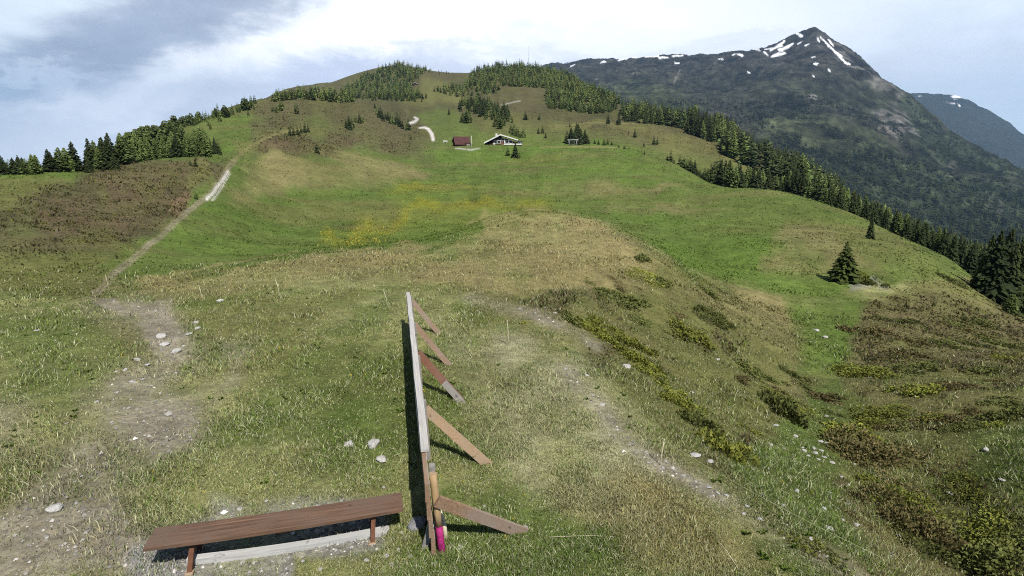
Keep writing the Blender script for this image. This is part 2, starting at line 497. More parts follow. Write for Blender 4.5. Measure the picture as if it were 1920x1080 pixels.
# ground material
m, t, b = nodes('turf')
geo = N(t, 'ShaderNodeNewGeometry').outputs['Position']
n1 = noise(t, geo, 9, 6, .7)
n2 = noise(t, geo, 1.6, 6, .65)
n3 = noise(t, geo, .22, 5, .6)
f = mathn(t, 'MULTIPLY', mapr(t, n1, .3, .7, .62, 1.38), mapr(t, n2, .3, .7, .72, 1.3))
f = mathn(t, 'MULTIPLY', f, mapr(t, n3, .3, .7, .82, 1.2))
base = mixc(t, 1.0, attr(t), f, 'MULTIPLY')
straw = mixc(t, mapr(t, noise(t, geo, 4.3, 5, .7), .52, .72, 0, .35), base, (.2, .165, .08))
t.links.new(straw, b.inputs['Base Color'])
t.links.new(bumpn(t, mathn(t, 'ADD', n1, mathn(t, 'MULTIPLY', n2, 3)), .5, .12), b.inputs['Normal'])
b.inputs['Specular IOR Level'].default_value = .05
b.inputs['Roughness'].default_value = .95

# the sheet, carried on to the horizon as low country
rx = np.array([3200, 4500, 7000, 11500.])
zx = np.array([-480, -560, -600, -620.])
V = np.c_[gx.ravel(), gy.ravel(), gz.ravel()].reshape(NA, NR, 3)
ext = np.stack([np.outer(np.sin(AZ), rx), np.outer(np.cos(AZ), rx), np.tile(zx, (NA, 1))], -1)
V = np.concatenate([V, ext], 1)
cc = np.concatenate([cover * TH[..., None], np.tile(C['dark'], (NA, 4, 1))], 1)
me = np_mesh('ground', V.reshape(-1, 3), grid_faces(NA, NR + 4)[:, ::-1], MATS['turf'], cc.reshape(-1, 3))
tag(obj('ground', me), kind='structure')

#@@MOUNTAINS
# ------------------------------------------------------------------ mountains beyond the valley
def ridged(x, y, oct=5, seed=0):
    s = 0; a = .5
    for k in range(oct):
        s = s + a * (1 - np.abs(2 * vnoise(x * 2 ** k + 31 * k, y * 2 ** k, seed + k) - 1)); a *= .6
    return s


class Range:
    def __init__(s, ctrl, az0, az1, r0, r1, na, nr, amp, lam, seed, lam_=1e-5, peaks=()):
        s.sh = Sheet([ptR(*c) for c in ctrl], lam_)
        s.AZ = np.linspace(az0, az1, na); s.RR = np.exp(np.linspace(math.log(r0), math.log(r1), nr))
        s.ga, s.gr = np.meshgrid(s.AZ, s.RR, indexing='ij')
        s.x = s.gr * np.sin(s.ga); s.y = s.gr * np.cos(s.ga)
        z0 = s.sh.z(s.ga, s.gr).reshape(na, nr)
        wx = s.x + 60 * (vnoise(s.x / 300, s.y / 300, seed + 9) - .5); wy = s.y + 60 * (vnoise(s.x / 260, s.y / 260, seed + 8) - .5)
        s.rg = ridged(wx / lam, wy / lam, 6, seed) - .8
        s.z0 = z0
        s.z = z0 + amp * s.rg
        for qx, qy, qr, hgt, wid in peaks:
            a_, _ = azT(qx, qy); d_ = np.hypot(s.x - qr * math.sin(a_), (s.y - qr * math.cos(a_)) * .5)
            s.z = s.z + hgt * np.clip(1 - d_ / wid, 0, 1) ** 1.25
        s.px, s.py = proj(s.x, s.y, s.z)
        s.E = (s.z - ZC) / s.gr

    def at(s, az, r):
        fa = np.clip(np.interp(az, s.AZ, np.arange(len(s.AZ))), 0, len(s.AZ) - 1.001)
        fr = np.clip(np.interp(r, s.RR, np.arange(len(s.RR))), 0, len(s.RR) - 1.001)
        i = fa.astype(int); j = fr.astype(int); a = fa - i; b_ = fr - j
        return (s.z[i, j] * (1 - a) + s.z[i + 1, j] * a) * (1 - b_) + (s.z[i, j + 1] * (1 - a) + s.z[i + 1, j + 1] * a) * b_


MC = [(1040, 124, 3700), (1062, 122, 3600), (1120, 114, 3550), (1200, 105, 3500), (1260, 100, 3450), (1330, 94, 3400), (1400, 87, 3320), (1430, 86, 3300), (1460, 74, 3270),
      (1500, 63, 3220), (1514, 59, 3205), (1525, 55, 3200), (1538, 61, 3190), (1550, 74, 3170), (1575, 90, 3120), (1600, 107, 3080), (1625, 124, 3020), (1650, 144, 2960), (1700, 172, 2850), (1733, 198, 2770), (1767, 228, 2680), (1817, 268, 2560), (1867, 294, 2450), (1900, 314, 2380), (1960, 350, 2280), (2100, 430, 2100), (2300, 520, 1950),
      (1100, 150, 2900), (1200, 135, 3000), (1330, 120, 3000), (1430, 112, 2950), (1500, 95, 2950), (1560, 105, 2900), (1620, 150, 2700), (1700, 215, 2500),
      (1100, 175, 2400), (1200, 180, 2300), (1300, 175, 2400), (1400, 150, 2650), (1500, 140, 2650), (1600, 190, 2350), (1700, 250, 2200), (1800, 310, 2150),
      (1200, 205, 1950), (1300, 230, 1850), (1400, 240, 1850), (1500, 250, 1850), (1600, 280, 1800), (1700, 310, 1850), (1800, 360, 1750), (1900, 390, 1750),
      (1300, 280, 1550), (1400, 290, 1550), (1500, 315, 1480), (1600, 345, 1450), (1700, 385, 1450), (1850, 440, 1400), (1940, 460, 1400),
      (1100, 260, 1450), (1300, 330, 1250), (1400, 370, 1200), (1500, 420, 1150), (1600, 470, 1100), (1700, 520, 1080), (1900, 640, 1000), (2200, 700, 1000), (2200, 560, 1500),
      (1000, 200, 2300), (1000, 150, 3300), (960, 140, 3800), (900, 160, 3800)]
for px_ in (1040, 1200, 1400, 1525, 1650, 1767, 1900, 2100):
    for q in MC[:24]:
        if q[0] >= px_:
            a_, T_ = azT(q[0], q[1]); break
    MC.append((q[0], q[1] + 45, q[2] * 1.22)); MC.append((q[0], q[1] + 110, q[2] * 1.5))
MT = Range(MC, R(-1), R(58), 900, 5200, 620, 560, 85, 420, 70, peaks=[(1526, 57, 3200, 22, 130), (1497, 62, 3225, 14, 90)])
x_, y_, r_ = MT.x, MT.y, MT.gr
f1 = fbm(x_ / 260, y_ / 260, 5, 81) - .5
f2 = fbm(x_ / 60, y_ / 60, 5, 85) - .5
mx = MT.px + f2 * 26; my = MT.py + f1 * 14 + f2 * 14
heath_ = np.array((.026, .027, .019)); high_ = np.array((.034, .030, .027)); alp_ = np.array((.038, .044, .022)); wood_ = np.array((.026, .034, .018)); rock_ = np.array((.105, .098, .090)); snow_ = np.array((.88, .90, .94))  # heath, high, alp and wood tones darkened to stand in for cloud shade
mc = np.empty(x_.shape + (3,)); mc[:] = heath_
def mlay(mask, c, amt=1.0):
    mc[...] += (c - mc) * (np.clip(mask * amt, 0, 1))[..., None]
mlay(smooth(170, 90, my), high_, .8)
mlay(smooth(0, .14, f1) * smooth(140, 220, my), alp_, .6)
mlay(polymask([(1130, 165), (1200, 150), (1260, 175), (1330, 200), (1300, 222), (1180, 190)], 12, mx, my), alp_, .9)
mlay(polymask([(1420, 230), (1520, 200), (1640, 250), (1690, 275), (1640, 300), (1500, 300), (1440, 270)], 16, mx, my), alp_, .8)
mlay(polymask([(1440, 215), (1500, 205), (1560, 230), (1530, 250), (1450, 240)], 10, mx, my), alp_, .4)
mlay(polymask([(1280, 240), (1500, 310), (1610, 290), (1720, 300), (1800, 330), (2300, 420), (2300, 700), (1300, 700)], 10, mx, my), wood_, .95)
mlay(polymask([(1690, 170), (1760, 240), (1930, 320), (2300, 560), (2300, 420), (1720, 300)], 10, mx, my), wood_, .8)
mlay(smooth(.04, .12, f2) * polymask([(1640, 205), (1700, 215), (1760, 270), (1745, 290), (1690, 270), (1650, 240)], 8, mx, my), rock_, .8)
mlay(smooth(-.02, .10, f2) * polymask([(1525, 60), (1610, 98), (1700, 180), (1680, 200), (1600, 130), (1540, 90)], 6, mx, my), rock_, .5)
mlay(smooth(.06, .16, f2) * polymask([(1525, 165), (1545, 190), (1535, 215), (1515, 200)], 6, mx, my), rock_, .8)
for l in ([(1786, 300), (1784, 330)], [(1858, 370), (1852, 400)], [(1878, 380), (1870, 410)]):
    mlay(linemask(l, 3, 4, mx, my), rock_, .6)
for l in ([(1120, 148), (1108, 156)], [(1345, 115), (1325, 128)], [(1192, 128), (1186, 140)], [(1275, 130), (1262, 160)]):
    mlay(linemask(l, .8, 1, MT.px, MT.py), rock_, .7)
snows = [[(1160, 113, 1), (1175, 110, 1)], [(1210, 106, 1.3), (1232, 103, 1.6)], [(1235, 107, 1.5), (1252, 108, 1)], [(1262, 106, 1), (1280, 104, 1)], [(1290, 102, 1), (1296, 101, .8)], [(1325, 95, 1.2), (1340, 92, 1.6)],
         [(1338, 98, 1.5), (1352, 94, 1)], [(1352, 92, 1.6), (1368, 94, 1)], [(1375, 103, 1.4), (1380, 101, 1)], [(1265, 118, 1.2), (1272, 118, 1)], [(1350, 112, .8), (1356, 112, .8)], [(1386, 102, 1.5), (1392, 104, 1.2)],
         [(1428, 86, 1), (1445, 80, 1.5), (1460, 76, 1.5)], [(1434, 92, 1), (1448, 90, 1)], [(1446, 94, 1.5), (1464, 84, 2.4), (1470, 77, 1.4)], [(1448, 106, 1.6), (1460, 101, 1.8), (1472, 99, 1)], [(1462, 95, 1.4), (1478, 87, 2.6), (1486, 81, 1)],
         [(1434, 98, 1), (1440, 104, .8)], [(1493, 62, 1.6), (1502, 67, 2)], [(1498, 82, 1.6), (1503, 79, 1)], [(1512, 86, 1.2), (1517, 83, .8)], [(1524, 108, 1), (1528, 107, 1)], [(1526, 119, 1.4), (1532, 119, 1.4)], [(1553, 133, 1), (1556, 133, .8)],
         [(1533, 70, .8), (1536, 78, 1)], [(1541, 72, .8), (1556, 88, 1.1), (1572, 103, 1.3), (1585, 118, 1.2)], [(1555, 76, 1.2), (1561, 84, 1)], [(1568, 98, 1), (1578, 106, 1.6)], [(1589, 119, 1.6), (1591, 120, 1.6)], [(1524, 142, .7), (1526, 143, .7)], [(1415, 92, .8), (1425, 95, .8)],
         [(1070, 124, 1.4), (1076, 121, 1.2)], [(1128, 118, .9), (1136, 116, .8)], [(1184, 107, .8), (1200, 106, .9)], [(1400, 134, .8), (1403, 135, .8)]]
sn = np.zeros(x_.shape)
for l in snows:
    l = [(p[0], p[1], p[2] * 1.35) for p in l]
    sn = np.maximum(sn, linemask(l, 1, .8, MT.px + f2 * 9, MT.py + f2 * 5))
mlay(sn, snow_, 1)
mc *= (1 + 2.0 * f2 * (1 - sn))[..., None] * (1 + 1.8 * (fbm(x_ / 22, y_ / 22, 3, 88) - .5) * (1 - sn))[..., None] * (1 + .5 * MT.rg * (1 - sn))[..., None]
m, t, b = nodes('mountain_ground')
geo = N(t, 'ShaderNodeNewGeometry').outputs['Position']
n1 = noise(t, geo, .06, 7, .7); n2 = noise(t, geo, .008, 5, .6)
t.links.new(mixc(t, 1, attr(t), mathn(t, 'MULTIPLY', mapr(t, n1, .3, .7, .55, 1.45), mapr(t, n2, .3, .7, .8, 1.2)), 'MULTIPLY'), b.inputs['Base Color'])
t.links.new(bumpn(t, n1, .8, 12), b.inputs['Normal'])
b.inputs['Roughness'].default_value = .95; b.inputs['Specular IOR Level'].default_value = .05
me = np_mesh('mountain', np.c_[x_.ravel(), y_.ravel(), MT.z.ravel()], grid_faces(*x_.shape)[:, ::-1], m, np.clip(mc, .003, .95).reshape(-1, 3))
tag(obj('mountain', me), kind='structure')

FC = [(1560, 250, 7000), (1620, 205, 7000), (1660, 186, 7000), (1700, 179, 7000), (1740, 176.5, 7000), (1770, 178, 7000), (1800, 178, 7000), (1822, 186, 7000), (1845, 200, 6900), (1880, 220, 6800), (1920, 248, 6700), (1980, 295, 6500), (2200, 400, 6000),
      (1700, 230, 6000), (1800, 240, 6000), (1920, 310, 5800), (1700, 420, 4800), (1900, 440, 4800), (2200, 560, 4600), (1560, 420, 4800), (1740, 230, 8500), (1900, 300, 8300), (2200, 450, 7500), (1560, 300, 8500)]
FT = Range(FC, R(28), R(58), 4600, 9000, 260, 200, 170, 1100, 33)
f3 = fbm(FT.x / 300, FT.y / 300, 5, 99) - .5
fc = np.empty(FT.x.shape + (3,)); fc[:] = (.022, .026, .022)
fs = np.zeros(FT.x.shape)
for l in [[(1786, 181, 2), (1800, 180, 3), (1811, 181, 2)], [(1788, 186, 1.5), (1800, 188, 2.5), (1810, 185, 1.5)], [(1796, 195, 1.5), (1798, 198, 1)], [(1766, 190, .8), (1788, 194, .9)], [(1724, 180, 1), (1726, 180, 1)]]:
    fs = np.maximum(fs, linemask(l, 1, .8, FT.px + f3 * 14, FT.py + f3 * 7) * smooth(-.13, .0, f3 + .05))
fc += (snow_ - fc) * fs[..., None]
fc *= (1 + .8 * f3 * (1 - fs))[..., None]
me = np_mesh('distant_mountain', np.c_[FT.x.ravel(), FT.y.ravel(), FT.z.ravel()], grid_faces(*FT.x.shape)[:, ::-1], m, np.clip(fc, .003, .95).reshape(-1, 3))
tag(obj('distant_mountain', me), kind='structure')
PC = [(1035, 135, 9500), (1046, 121, 9500), (1054, 113, 9500), (1062, 115, 9500), (1072, 120, 9500), (1090, 112, 9500), (1100, 122, 9500), (1125, 140, 9500), (1054, 150, 8200), (1100, 150, 8200), (1054, 150, 10800), (1100, 150, 10800)]
PT = Range(PC, R(3), R(9), 8200, 10800, 90, 70, 130, 500, 55)
f4 = fbm(PT.x / 160, PT.y / 160, 4, 120) - .5
pc = np.empty(PT.x.shape + (3,)); pc[:] = (.12, .12, .13); pc += (snow_ - pc) * smooth(-.05, .08, f4)[..., None]
me = np_mesh('snowy_peak', np.c_[PT.x.ravel(), PT.y.ravel(), PT.z.ravel()], grid_faces(*PT.x.shape)[:, ::-1], m, pc.reshape(-1, 3))
tag(obj('distant_mountain', me), kind='structure')

# the air between
m = bpy.data.materials.new('haze'); m.use_nodes = True; t = m.node_tree
t.nodes.remove(t.nodes['Principled BSDF'])
pv = N(t, 'ShaderNodeVolumePrincipled')
pv.inputs['Color'].default_value = (.40, .66, 1.0, 1); pv.inputs['Density'].default_value = 7e-5; pv.inputs['Anisotropy'].default_value = .25
t.links.new(pv.outputs[0], t.nodes['Material Output'].inputs['Volume'])
bm = bmesh.new(); bmesh.ops.create_cube(bm, size=1)
me = bpy.data.meshes.new('haze'); bm.to_mesh(me); bm.free(); me.materials.append(m)
zt = max(MT.z.max(), FT.z.max(), PT.z.max()) + 30
hz = obj('haze', me, loc=(0, 5000, (zt - 720) / 2), sc=(26000, 16000, zt + 720))
tag(hz, kind='stuff')
#@@OBJECTS
# ------------------------------------------------------------------ materials for things
def wood(name, c0, c1, axis=0, scale=1.0, rough=.8, grey=None):
    m, t, b = nodes(name)
    tc = N(t, 'ShaderNodeTexCoord').outputs['Object']
    mp = N(t, 'ShaderNodeMapping'); t.links.new(tc, mp.inputs[0])
    sc = [38 * scale] * 3; sc[axis] = 1.6 * scale
    mp.inputs['Scale'].default_value = sc
    n1 = noise(t, mp.outputs[0], 1.0, 6, .7, .6)
    n2 = noise(t, tc, 2.3, 5, .6)
    col = ramp(t, n1, [(.25, c0), (.75, c1)])
    if grey:
        col = mixc(t, mapr(t, n2, .42, .62, 0, .8), col, grey)
    k = noise(t, tc, 7, 2, .5)
    col = mixc(t, mapr(t, k, .68, .74, 0, .6), col, tuple(x * .35 for x in c0))
    t.links.new(col, b.inputs['Base Color'])
    t.links.new(bumpn(t, n1, .5, .01), b.inputs['Normal'])
    b.inputs['Roughness'].default_value = rough
    return m


wood('weathered_wood', (.20, .19, .18), (.52, .50, .47), 0, grey=(.36, .35, .34))
wood('brown_wood', (.11, .065, .038), (.30, .20, .13), 0, grey=(.22, .18, .15))
wood('fresh_wood', (.18, .11, .06), (.42, .30, .19), 0, grey=(.27, .21, .15))
wood('red_wood', (.085, .036, .024), (.20, .095, .06), 0, grey=(.16, .09, .065))
wood('grey_wood', (.14, .13, .12), (.28, .26, .24), 0)
wood('seat_wood', (.026, .014, .010), (.21, .125, .08), 0, scale=1.0, rough=.6, grey=(.115, .078, .058))
wood('beam_wood', (.24, .24, .235), (.52, .51, .49), 0, grey=(.33, .33, .32))
wood('leg_wood', (.07, .030, .018), (.15, .07, .042), 2)
wood('peeled_wood', (.20, .12, .055), (.42, .31, .17), 2, grey=(.25, .18, .12))
wood('chalet_wood', (.022, .010, .008), (.055, .026, .020), 0)


def plain(name, c, var=.3, scale=6, rough=.8, bump=.3, bd=.02):
    m, t, b = nodes(name)
    tc = N(t, 'ShaderNodeTexCoord').outputs['Object']
    n1 = noise(t, tc, scale, 6, .65)
    t.links.new(mixc(t, 1, c, mapr(t, n1, .3, .7, 1 - var, 1 + var), 'MULTIPLY'), b.inputs['Base Color'])
    b.inputs['Roughness'].default_value = rough
    if bump: t.links.new(bumpn(t, n1, bump, bd), b.inputs['Normal'])
    return m


plain('rock', (.36, .35, .33), .45, 9, .9, .7, .03)
plain('dark_rock', (.17, .17, .18), .4, 9, .9, .7, .03)
plain('magenta_paint', (.26, .02, .11), .5, 14, .8)
plain('white_paint', (.58, .57, .55), .12, 2)
plain('roof_red', (.062, .026, .025), .3, 1.5)
plain('roof_dark', (.035, .034, .036), .3, 2)
plain('render_wall', (.55, .53, .49), .15, 2)
plain('window_glass', (.02, .025, .03), .1, 2, .15, 0)
plain('wire_tape', (.30, .32, .17), .1, 5, .5, 0)
plain('stake_wood', (.50, .45, .32), .25, 20)
plain('metal_grey', (.30, .31, .32), .1, 4, .4, 0)


def leafmat(name, rough=.75, trans=.25, rnd=True):
    m, t, b = nodes(name)
    c = attr(t)
    if rnd:
        oi = N(t, 'ShaderNodeObjectInfo').outputs['Random']
        c = mixc(t, 1, c, mapr(t, oi, 0, 1, .72, 1.25), 'MULTIPLY')
        c = mixc(t, mapr(t, mathn(t, 'FRACT', mathn(t, 'MULTIPLY', oi, 7.3)), 0, 1, 0, .12), c, (.09, .085, .02))
    t.links.new(c, b.inputs['Base Color'])
    b.inputs['Roughness'].default_value = rough
    b.inputs['Specular IOR Level'].default_value = .08
    if trans:
        out = t.nodes['Material Output']
        tr = N(t, 'ShaderNodeBsdfTranslucent'); t.links.new(c, tr.inputs[0])
        mx = N(t, 'ShaderNodeMixShader'); mx.inputs[0].default_value = trans
        t.links.new(b.outputs[0], mx.inputs[1]); t.links.new(tr.outputs[0], mx.inputs[2]); t.links.new(mx.outputs[0], out.inputs[0])
    return m


leafmat('needles', .8, .18)
leafmat('forest_needles', .85, .0, False)
leafmat('shrub_leaves', .75, .15)
leafmat('grass_blades', .7, .3, False)
wood('bark', (.05, .035, .025), (.11, .08, .06), 2)

# ------------------------------------------------------------------ boxes and bars
class MB:
    """collects shapes for ONE mesh object"""
    def __init__(s): s.bm = bmesh.new()
    def box(s, c, size, rot=None, bevel=.006, wob=0.0):
        r = bmesh.ops.create_cube(s.bm, size=1)
        vs = r['verts']
        M = Matrix.Translation(c) @ (rot.to_4x4() if rot else Matrix.Identity(4)) @ Matrix.Diagonal((*size, 1))
        bmesh.ops.transform(s.bm, matrix=M, verts=vs)
        if wob:
            for v in vs: v.co += Vector([random.uniform(-wob, wob) for _ in range(3)])
        if bevel:
            es = {e for v in vs for e in v.link_edges}
            bmesh.ops.bevel(s.bm, geom=list(es), offset=bevel, segments=1, affect='EDGES')
        return s
    def plank(s, p, q, w, th, up=(0, 0, 1), bevel=.005, bow=0.0, seg=8):
        """board from p to q: w across, th thick along 'up'"""
        p = Vector(p); q = Vector(q); d = (q - p); L = d.length; d.normalize()
        sd = d.cross(Vector(up)).normalized(); u2 = sd.cross(d).normalized()
        rings = []
        for k in range(seg + 1):
            f = k / seg; c = p + d * L * f + sd * bow * (4 * f * (1 - f))
            rings.append([s.bm.verts.new(c + sd * a * w / 2 + u2 * e * th / 2) for a, e in ((-1, -1), (1, -1), (1, 1), (-1, 1))])
        for a, b_ in zip(rings[:-1], rings[1:]):
            for k in range(4): s.bm.faces.new((a[k], a[(k + 1) % 4], b_[(k + 1) % 4], b_[k]))
        s.bm.faces.new(rings[0][::-1]); s.bm.faces.new(rings[-1])
        return s
    def tube(s, ps, r0, r1=None, n=8):
        ps = [Vector(p) for p in ps]; r1 = r0 if r1 is None else r1
        rings = []
        for i, p in enumerate(ps):
            d = (ps[min(i + 1, len(ps) - 1)] - ps[max(i - 1, 0)]).normalized()
            a = d.cross(Vector((0.3, .9, .31))).normalized(); b_ = d.cross(a)
            rr = r0 + (r1 - r0) * i / max(1, len(ps) - 1)
            rings.append([s.bm.verts.new(p + (a * math.cos(k * 2 * math.pi / n) + b_ * math.sin(k * 2 * math.pi / n)) * rr) for k in range(n)])
        for a, b_ in zip(rings[:-1], rings[1:]):
            for k in range(n): s.bm.faces.new((a[k], a[(k + 1) % n], b_[(k + 1) % n], b_[k]))
        s.bm.faces.new(rings[0][::-1]); s.bm.faces.new(rings[-1])
        return s
    def poly(s, pts):
        s.bm.faces.new([s.bm.verts.new(p) for p in pts]); return s
    def prism(s, pts, vec):
        a = [s.bm.verts.new(p) for p in pts]; b_ = [s.bm.verts.new(Vector(p) + Vector(vec)) for p in pts]
        n = len(a); s.bm.faces.new(a[::-1]); s.bm.faces.new(b_)
        for k in range(n): s.bm.faces.new((a[k], a[(k + 1) % n], b_[(k + 1) % n], b_[k]))
        return s
    def build(s, name, mat, parent=None, smooth_=False, loc=None):
        bmesh.ops.recalc_face_normals(s.bm, faces=s.bm.faces)
        me = bpy.data.meshes.new(name); s.bm.to_mesh(me); s.bm.free()
        if smooth_:
            for p in me.polygons: p.use_smooth = True
        me.materials.append(MATS[mat])
        return obj(name, me, parent, loc)


def empty(name, loc, rz=0, label=None, cat=None, group=None):
    o = obj(name, None, None, loc, (0, 0, rz)); o.empty_display_size = .2
    return tag(o, label, cat, group)


# ------------------------------------------------------------------ the wooden windbreak
A = Vector((-.775, 5.03)); B = Vector((-2.42, 13.0))
dirf = (B - A).normalized(); LEN = (B - A).length; ang = math.atan2(dirf.y, dirf.x)
fence = empty('windbreak_fence', (A.x, A.y, 0), ang, 'long low windbreak fence of grey weathered planks propped by slanting boards', 'fence')
def FX(x, y):      # world xy -> fence local
    d = Vector((x, y)) - A
    return d.dot(dirf), d.dot(Vector((-dirf.y, dirf.x)))
def gloc(s, o=0.0):
    p = A + dirf * s + Vector((-dirf.y, dirf.x)) * o
    return float(gz_xy(p.x, p.y))
H = .86
def lean(z): return z * .07
secs = [(.0, 1.02), (1.0, 2.9), (2.9, 4.7), (4.7, 6.4), (6.4, LEN)]
for i, (s0, s1) in enumerate(secs):          # three boards high, section by section
    for k in range(4):
        z0 = .015 + k * .208
        mb = MB()
        j = random.uniform(-.012, .012)
        g0, g1 = gloc(s0), gloc(s1)
        top = z0 + .202
        zc = (z0 + top) / 2
        mb.plank((s0 + .004 + (random.uniform(0, .02) if i else 0), lean(zc) + .03 + j * .4, g0 + zc), (s1 - .004, lean(zc) + .03 + j * .4, g1 + zc + random.uniform(-.008, .008)), .044, .202)
        mb.build('board', 'brown_wood' if i == 0 else 'weathered_wood', fence)
for i, (s0, s1) in enumerate([(.62, 2.9), (2.86, 4.75), (4.7, 6.3), (6.26, LEN + .03)]):      # flat top rail, bleached
    MB().plank((s0, lean(H) + .005, gloc(s0) + H + .015 + .004 * (i % 2)), (s1, lean(H) + .005, gloc(s1) + H + .015 + .004 * (i % 2)), .088, .032, bow=.008).build('top_rail', 'weathered_wood', fence)
for s0 in (.30, 1.95, 3.7, 5.55, 7.9):
    g = gloc(s0)
    MB().plank((s0, -.035 + lean(0), g - .15), (s0, -.055 + lean(.9), g + .885), .07, .06, up=(0, 1, 0)).build('post', 'grey_wood', fence)
BR = [((.15, 5.40), .60, 5.10, 'brown_wood', .125), ((-.30, 6.80), .70, 7.07, 'fresh_wood', .125), ((-.835, 8.84), .70, 9.30, 'red_wood', .125), ((-1.23, 10.5), .70, 10.98, 'brown_wood', .11), ((-1.69, 12.5), .76, 12.78, 'brown_wood', .11)]
for i, ((bx_, by_), zt_, ty, mat, wd) in enumerate(BR):
    s1, o1 = FX(bx_, by_); gb = float(gz_xy(bx_, by_))
    st = (ty - A.y) / dirf.y
    p = Vector((s1, o1, gb - .02)); q = Vector((st, -.06 + lean(zt_), gloc(st) + zt_))
    n_ = (q - p).cross(Vector((1, 0, 0)))
    br = MB().plank(p, q, .036, wd, up=(p - q).cross(Vector((1, 0, 0.0)))).build('brace', mat, fence)
    if i == 2:
        e = p + (q - p) * .30
        off = Vector((-.045, 0, 0))
        MB().plank(p + off - (q - p) * .08, e + off + (q - p) * .12, .032, wd * .9, up=(p - q).cross(Vector((1, 0, 0)))).build('splice_board', 'grey_wood', br)
        br['label'] = 'reddish brace with a grey board spliced to its foot'

# stakes standing against the near end
def gpos(px, py, z=0.0):
    x, y, zz = pdir(px, py); s_ = (z - ZC) / z if False else (z - ZC) / float(zz)
    return Vector((float(x) * s_, float(y) * s_, z))
def ground_pt(px, py, rmin=2.0):
    h = hit(px, py, rmin); return Vector(h[:3])
p0 = ground_pt(829, 1036); p1 = gpos(806, 908, .93)
p1 = Vector((p0.x - .085, p0.y + .10, p0.z + .86))
st = empty('wooden_stake', p0, 0, 'round peeled stake with a magenta painted foot leaning on the fence end', 'stake')
d = p1 - p0
MB().tube([d * f for f in (.34, .5, .7, .85, 1)], .035, .041, 12).build('shaft', 'peeled_wood', st, True)
MB().tube([d * f for f in (-.04, .1, .2, .34)], .037, .037, 12).build('painted_foot', 'magenta_paint', st, True)
MB().tube([d, d * 1.004], .041, .041, 12).build('sawn_end', 'fresh_wood', st)
p0 = ground_pt(836, 1008); p1 = Vector((p0.x - .14, p0.y + .18, p0.z + .62))
d = p1 - p0
o = MB().tube([d * f + Vector((.012 * math.sin(f * 9), 0, 0)) for f in (-.03, .2, .4, .6, .8, 1)], .026, .02, 8).build('wooden_stick', 'stake_wood', None, True, p0)
tag(o, 'thin crooked pale stick leaning beside the magenta footed stake', 'stick')
p0 = ground_pt(806, 1030); 
o = MB().box((0, 0, .13), (.07, .10, .30), Matrix.Rotation(R(14), 3, 'Y'), .006, .006).build('wood_offcut', 'grey_wood', None, False, (p0.x - .02, p0.y + .05, p0.z))
tag(o, 'short grey wood offcut standing in the shade at the fence end', 'offcut')

# ------------------------------------------------------------------ bench
bl = Vector((-3.49, 4.70)) * 1.036; brr = Vector((-1.17, 5.31)) * 1.036; bd = brr - bl; BL = bd.length; ba = math.atan2(bd.y, bd.x)
bg_ = float(gz_xy((bl.x + brr.x) / 2, (bl.y + brr.y) / 2))
bench = empty('bench', (*((bl + brr) / 2), bg_), ba, 'long backless bench with a dark reddish brown plank seat on splayed wooden legs', 'bench')
for k, yo in enumerate((-.082, .082)):
    MB().plank((-BL / 2 + .004 * k, yo, .31), (BL / 2 - .006 * k, yo, .31), .163, .034, bow=.03, seg=14).build('seat_plank', 'seat_wood', bench)
for sx_ in (-.86, .90):
    for sy_ in (-1, 1):
        f = MB().plank((sx_ + .03, sy_ * .06 - .02, .29), (sx_ + .0, sy_ * .19 - .02, .0), .046, .046, up=(1, 0, 0)).build('leg', 'leg_wood', bench)
        MB().box((sx_, sy_ * .195 - .02, .012), (.075, .07, .03), None, .006).build('foot_pad', 'fresh_wood', f)
    MB().plank((sx_ + .02, -.15, .276), (sx_ + .02, .11, .276), .06, .03).build('cleat', 'leg_wood', bench)
MB().tube([(-.28 + .56 * f, -.03, .285 - .10 * math.sin(math.pi * f) ** .7) for f in np.linspace(0, 1, 11)], .012, .012, 6).build('stay_rod', 'leg_wood', bench, True)
q0 = ground_pt(358, 1046); q1 = ground_pt(714, 991)
o = empty('beam', ((q0 + q1) / 2), math.atan2(q1.y - q0.y, q1.x - q0.x), 'weathered pale squared beam lying on the gravel under the bench', 'beam')
L = (q1 - q0).length
MB().plank((-L / 2, -.09, .035), (L / 2, -.09, .035), .085, .065, bow=.045, seg=14).build('timber', 'beam_wood', o)

# ------------------------------------------------------------------ stones
def rock_mesh(seed, flat=.6, sub=3):
    r_ = random.Random(seed); bm = bmesh.new()
    bmesh.ops.create_icosphere(bm, subdivisions=sub, radius=.5)
    off = Vector((r_.uniform(0, 50), r_.uniform(0, 50), r_.uniform(0, 50)))
    pl = [(Vector((r_.gauss(0, 1), r_.gauss(0, 1), r_.gauss(0, 1))).normalized(), r_.uniform(.24, .40)) for _ in range(9)]
    from mathutils import noise as mn
    for v in bm.verts:
        p = v.co.copy()
        for n_, dd in pl:
            e = p.dot(n_) - dd
            if e > 0: p -= n_ * e * .85
        p *= 1 + .22 * mn.noise(p * 3 + off) + .08 * mn.noise(p * 9 + off)
        p.z *= flat
        v.co = p
    me = bpy.data.meshes.new('stone'); bm.to_mesh(me); bm.free()
    for p in me.polygons: p.use_smooth = sub > 2
    return me
RK = [rock_mesh(i, f) for i, f in enumerate((.62, .5, .7, .4, .55, .8))]
for me in RK: me.materials.append(MATS['rock'])
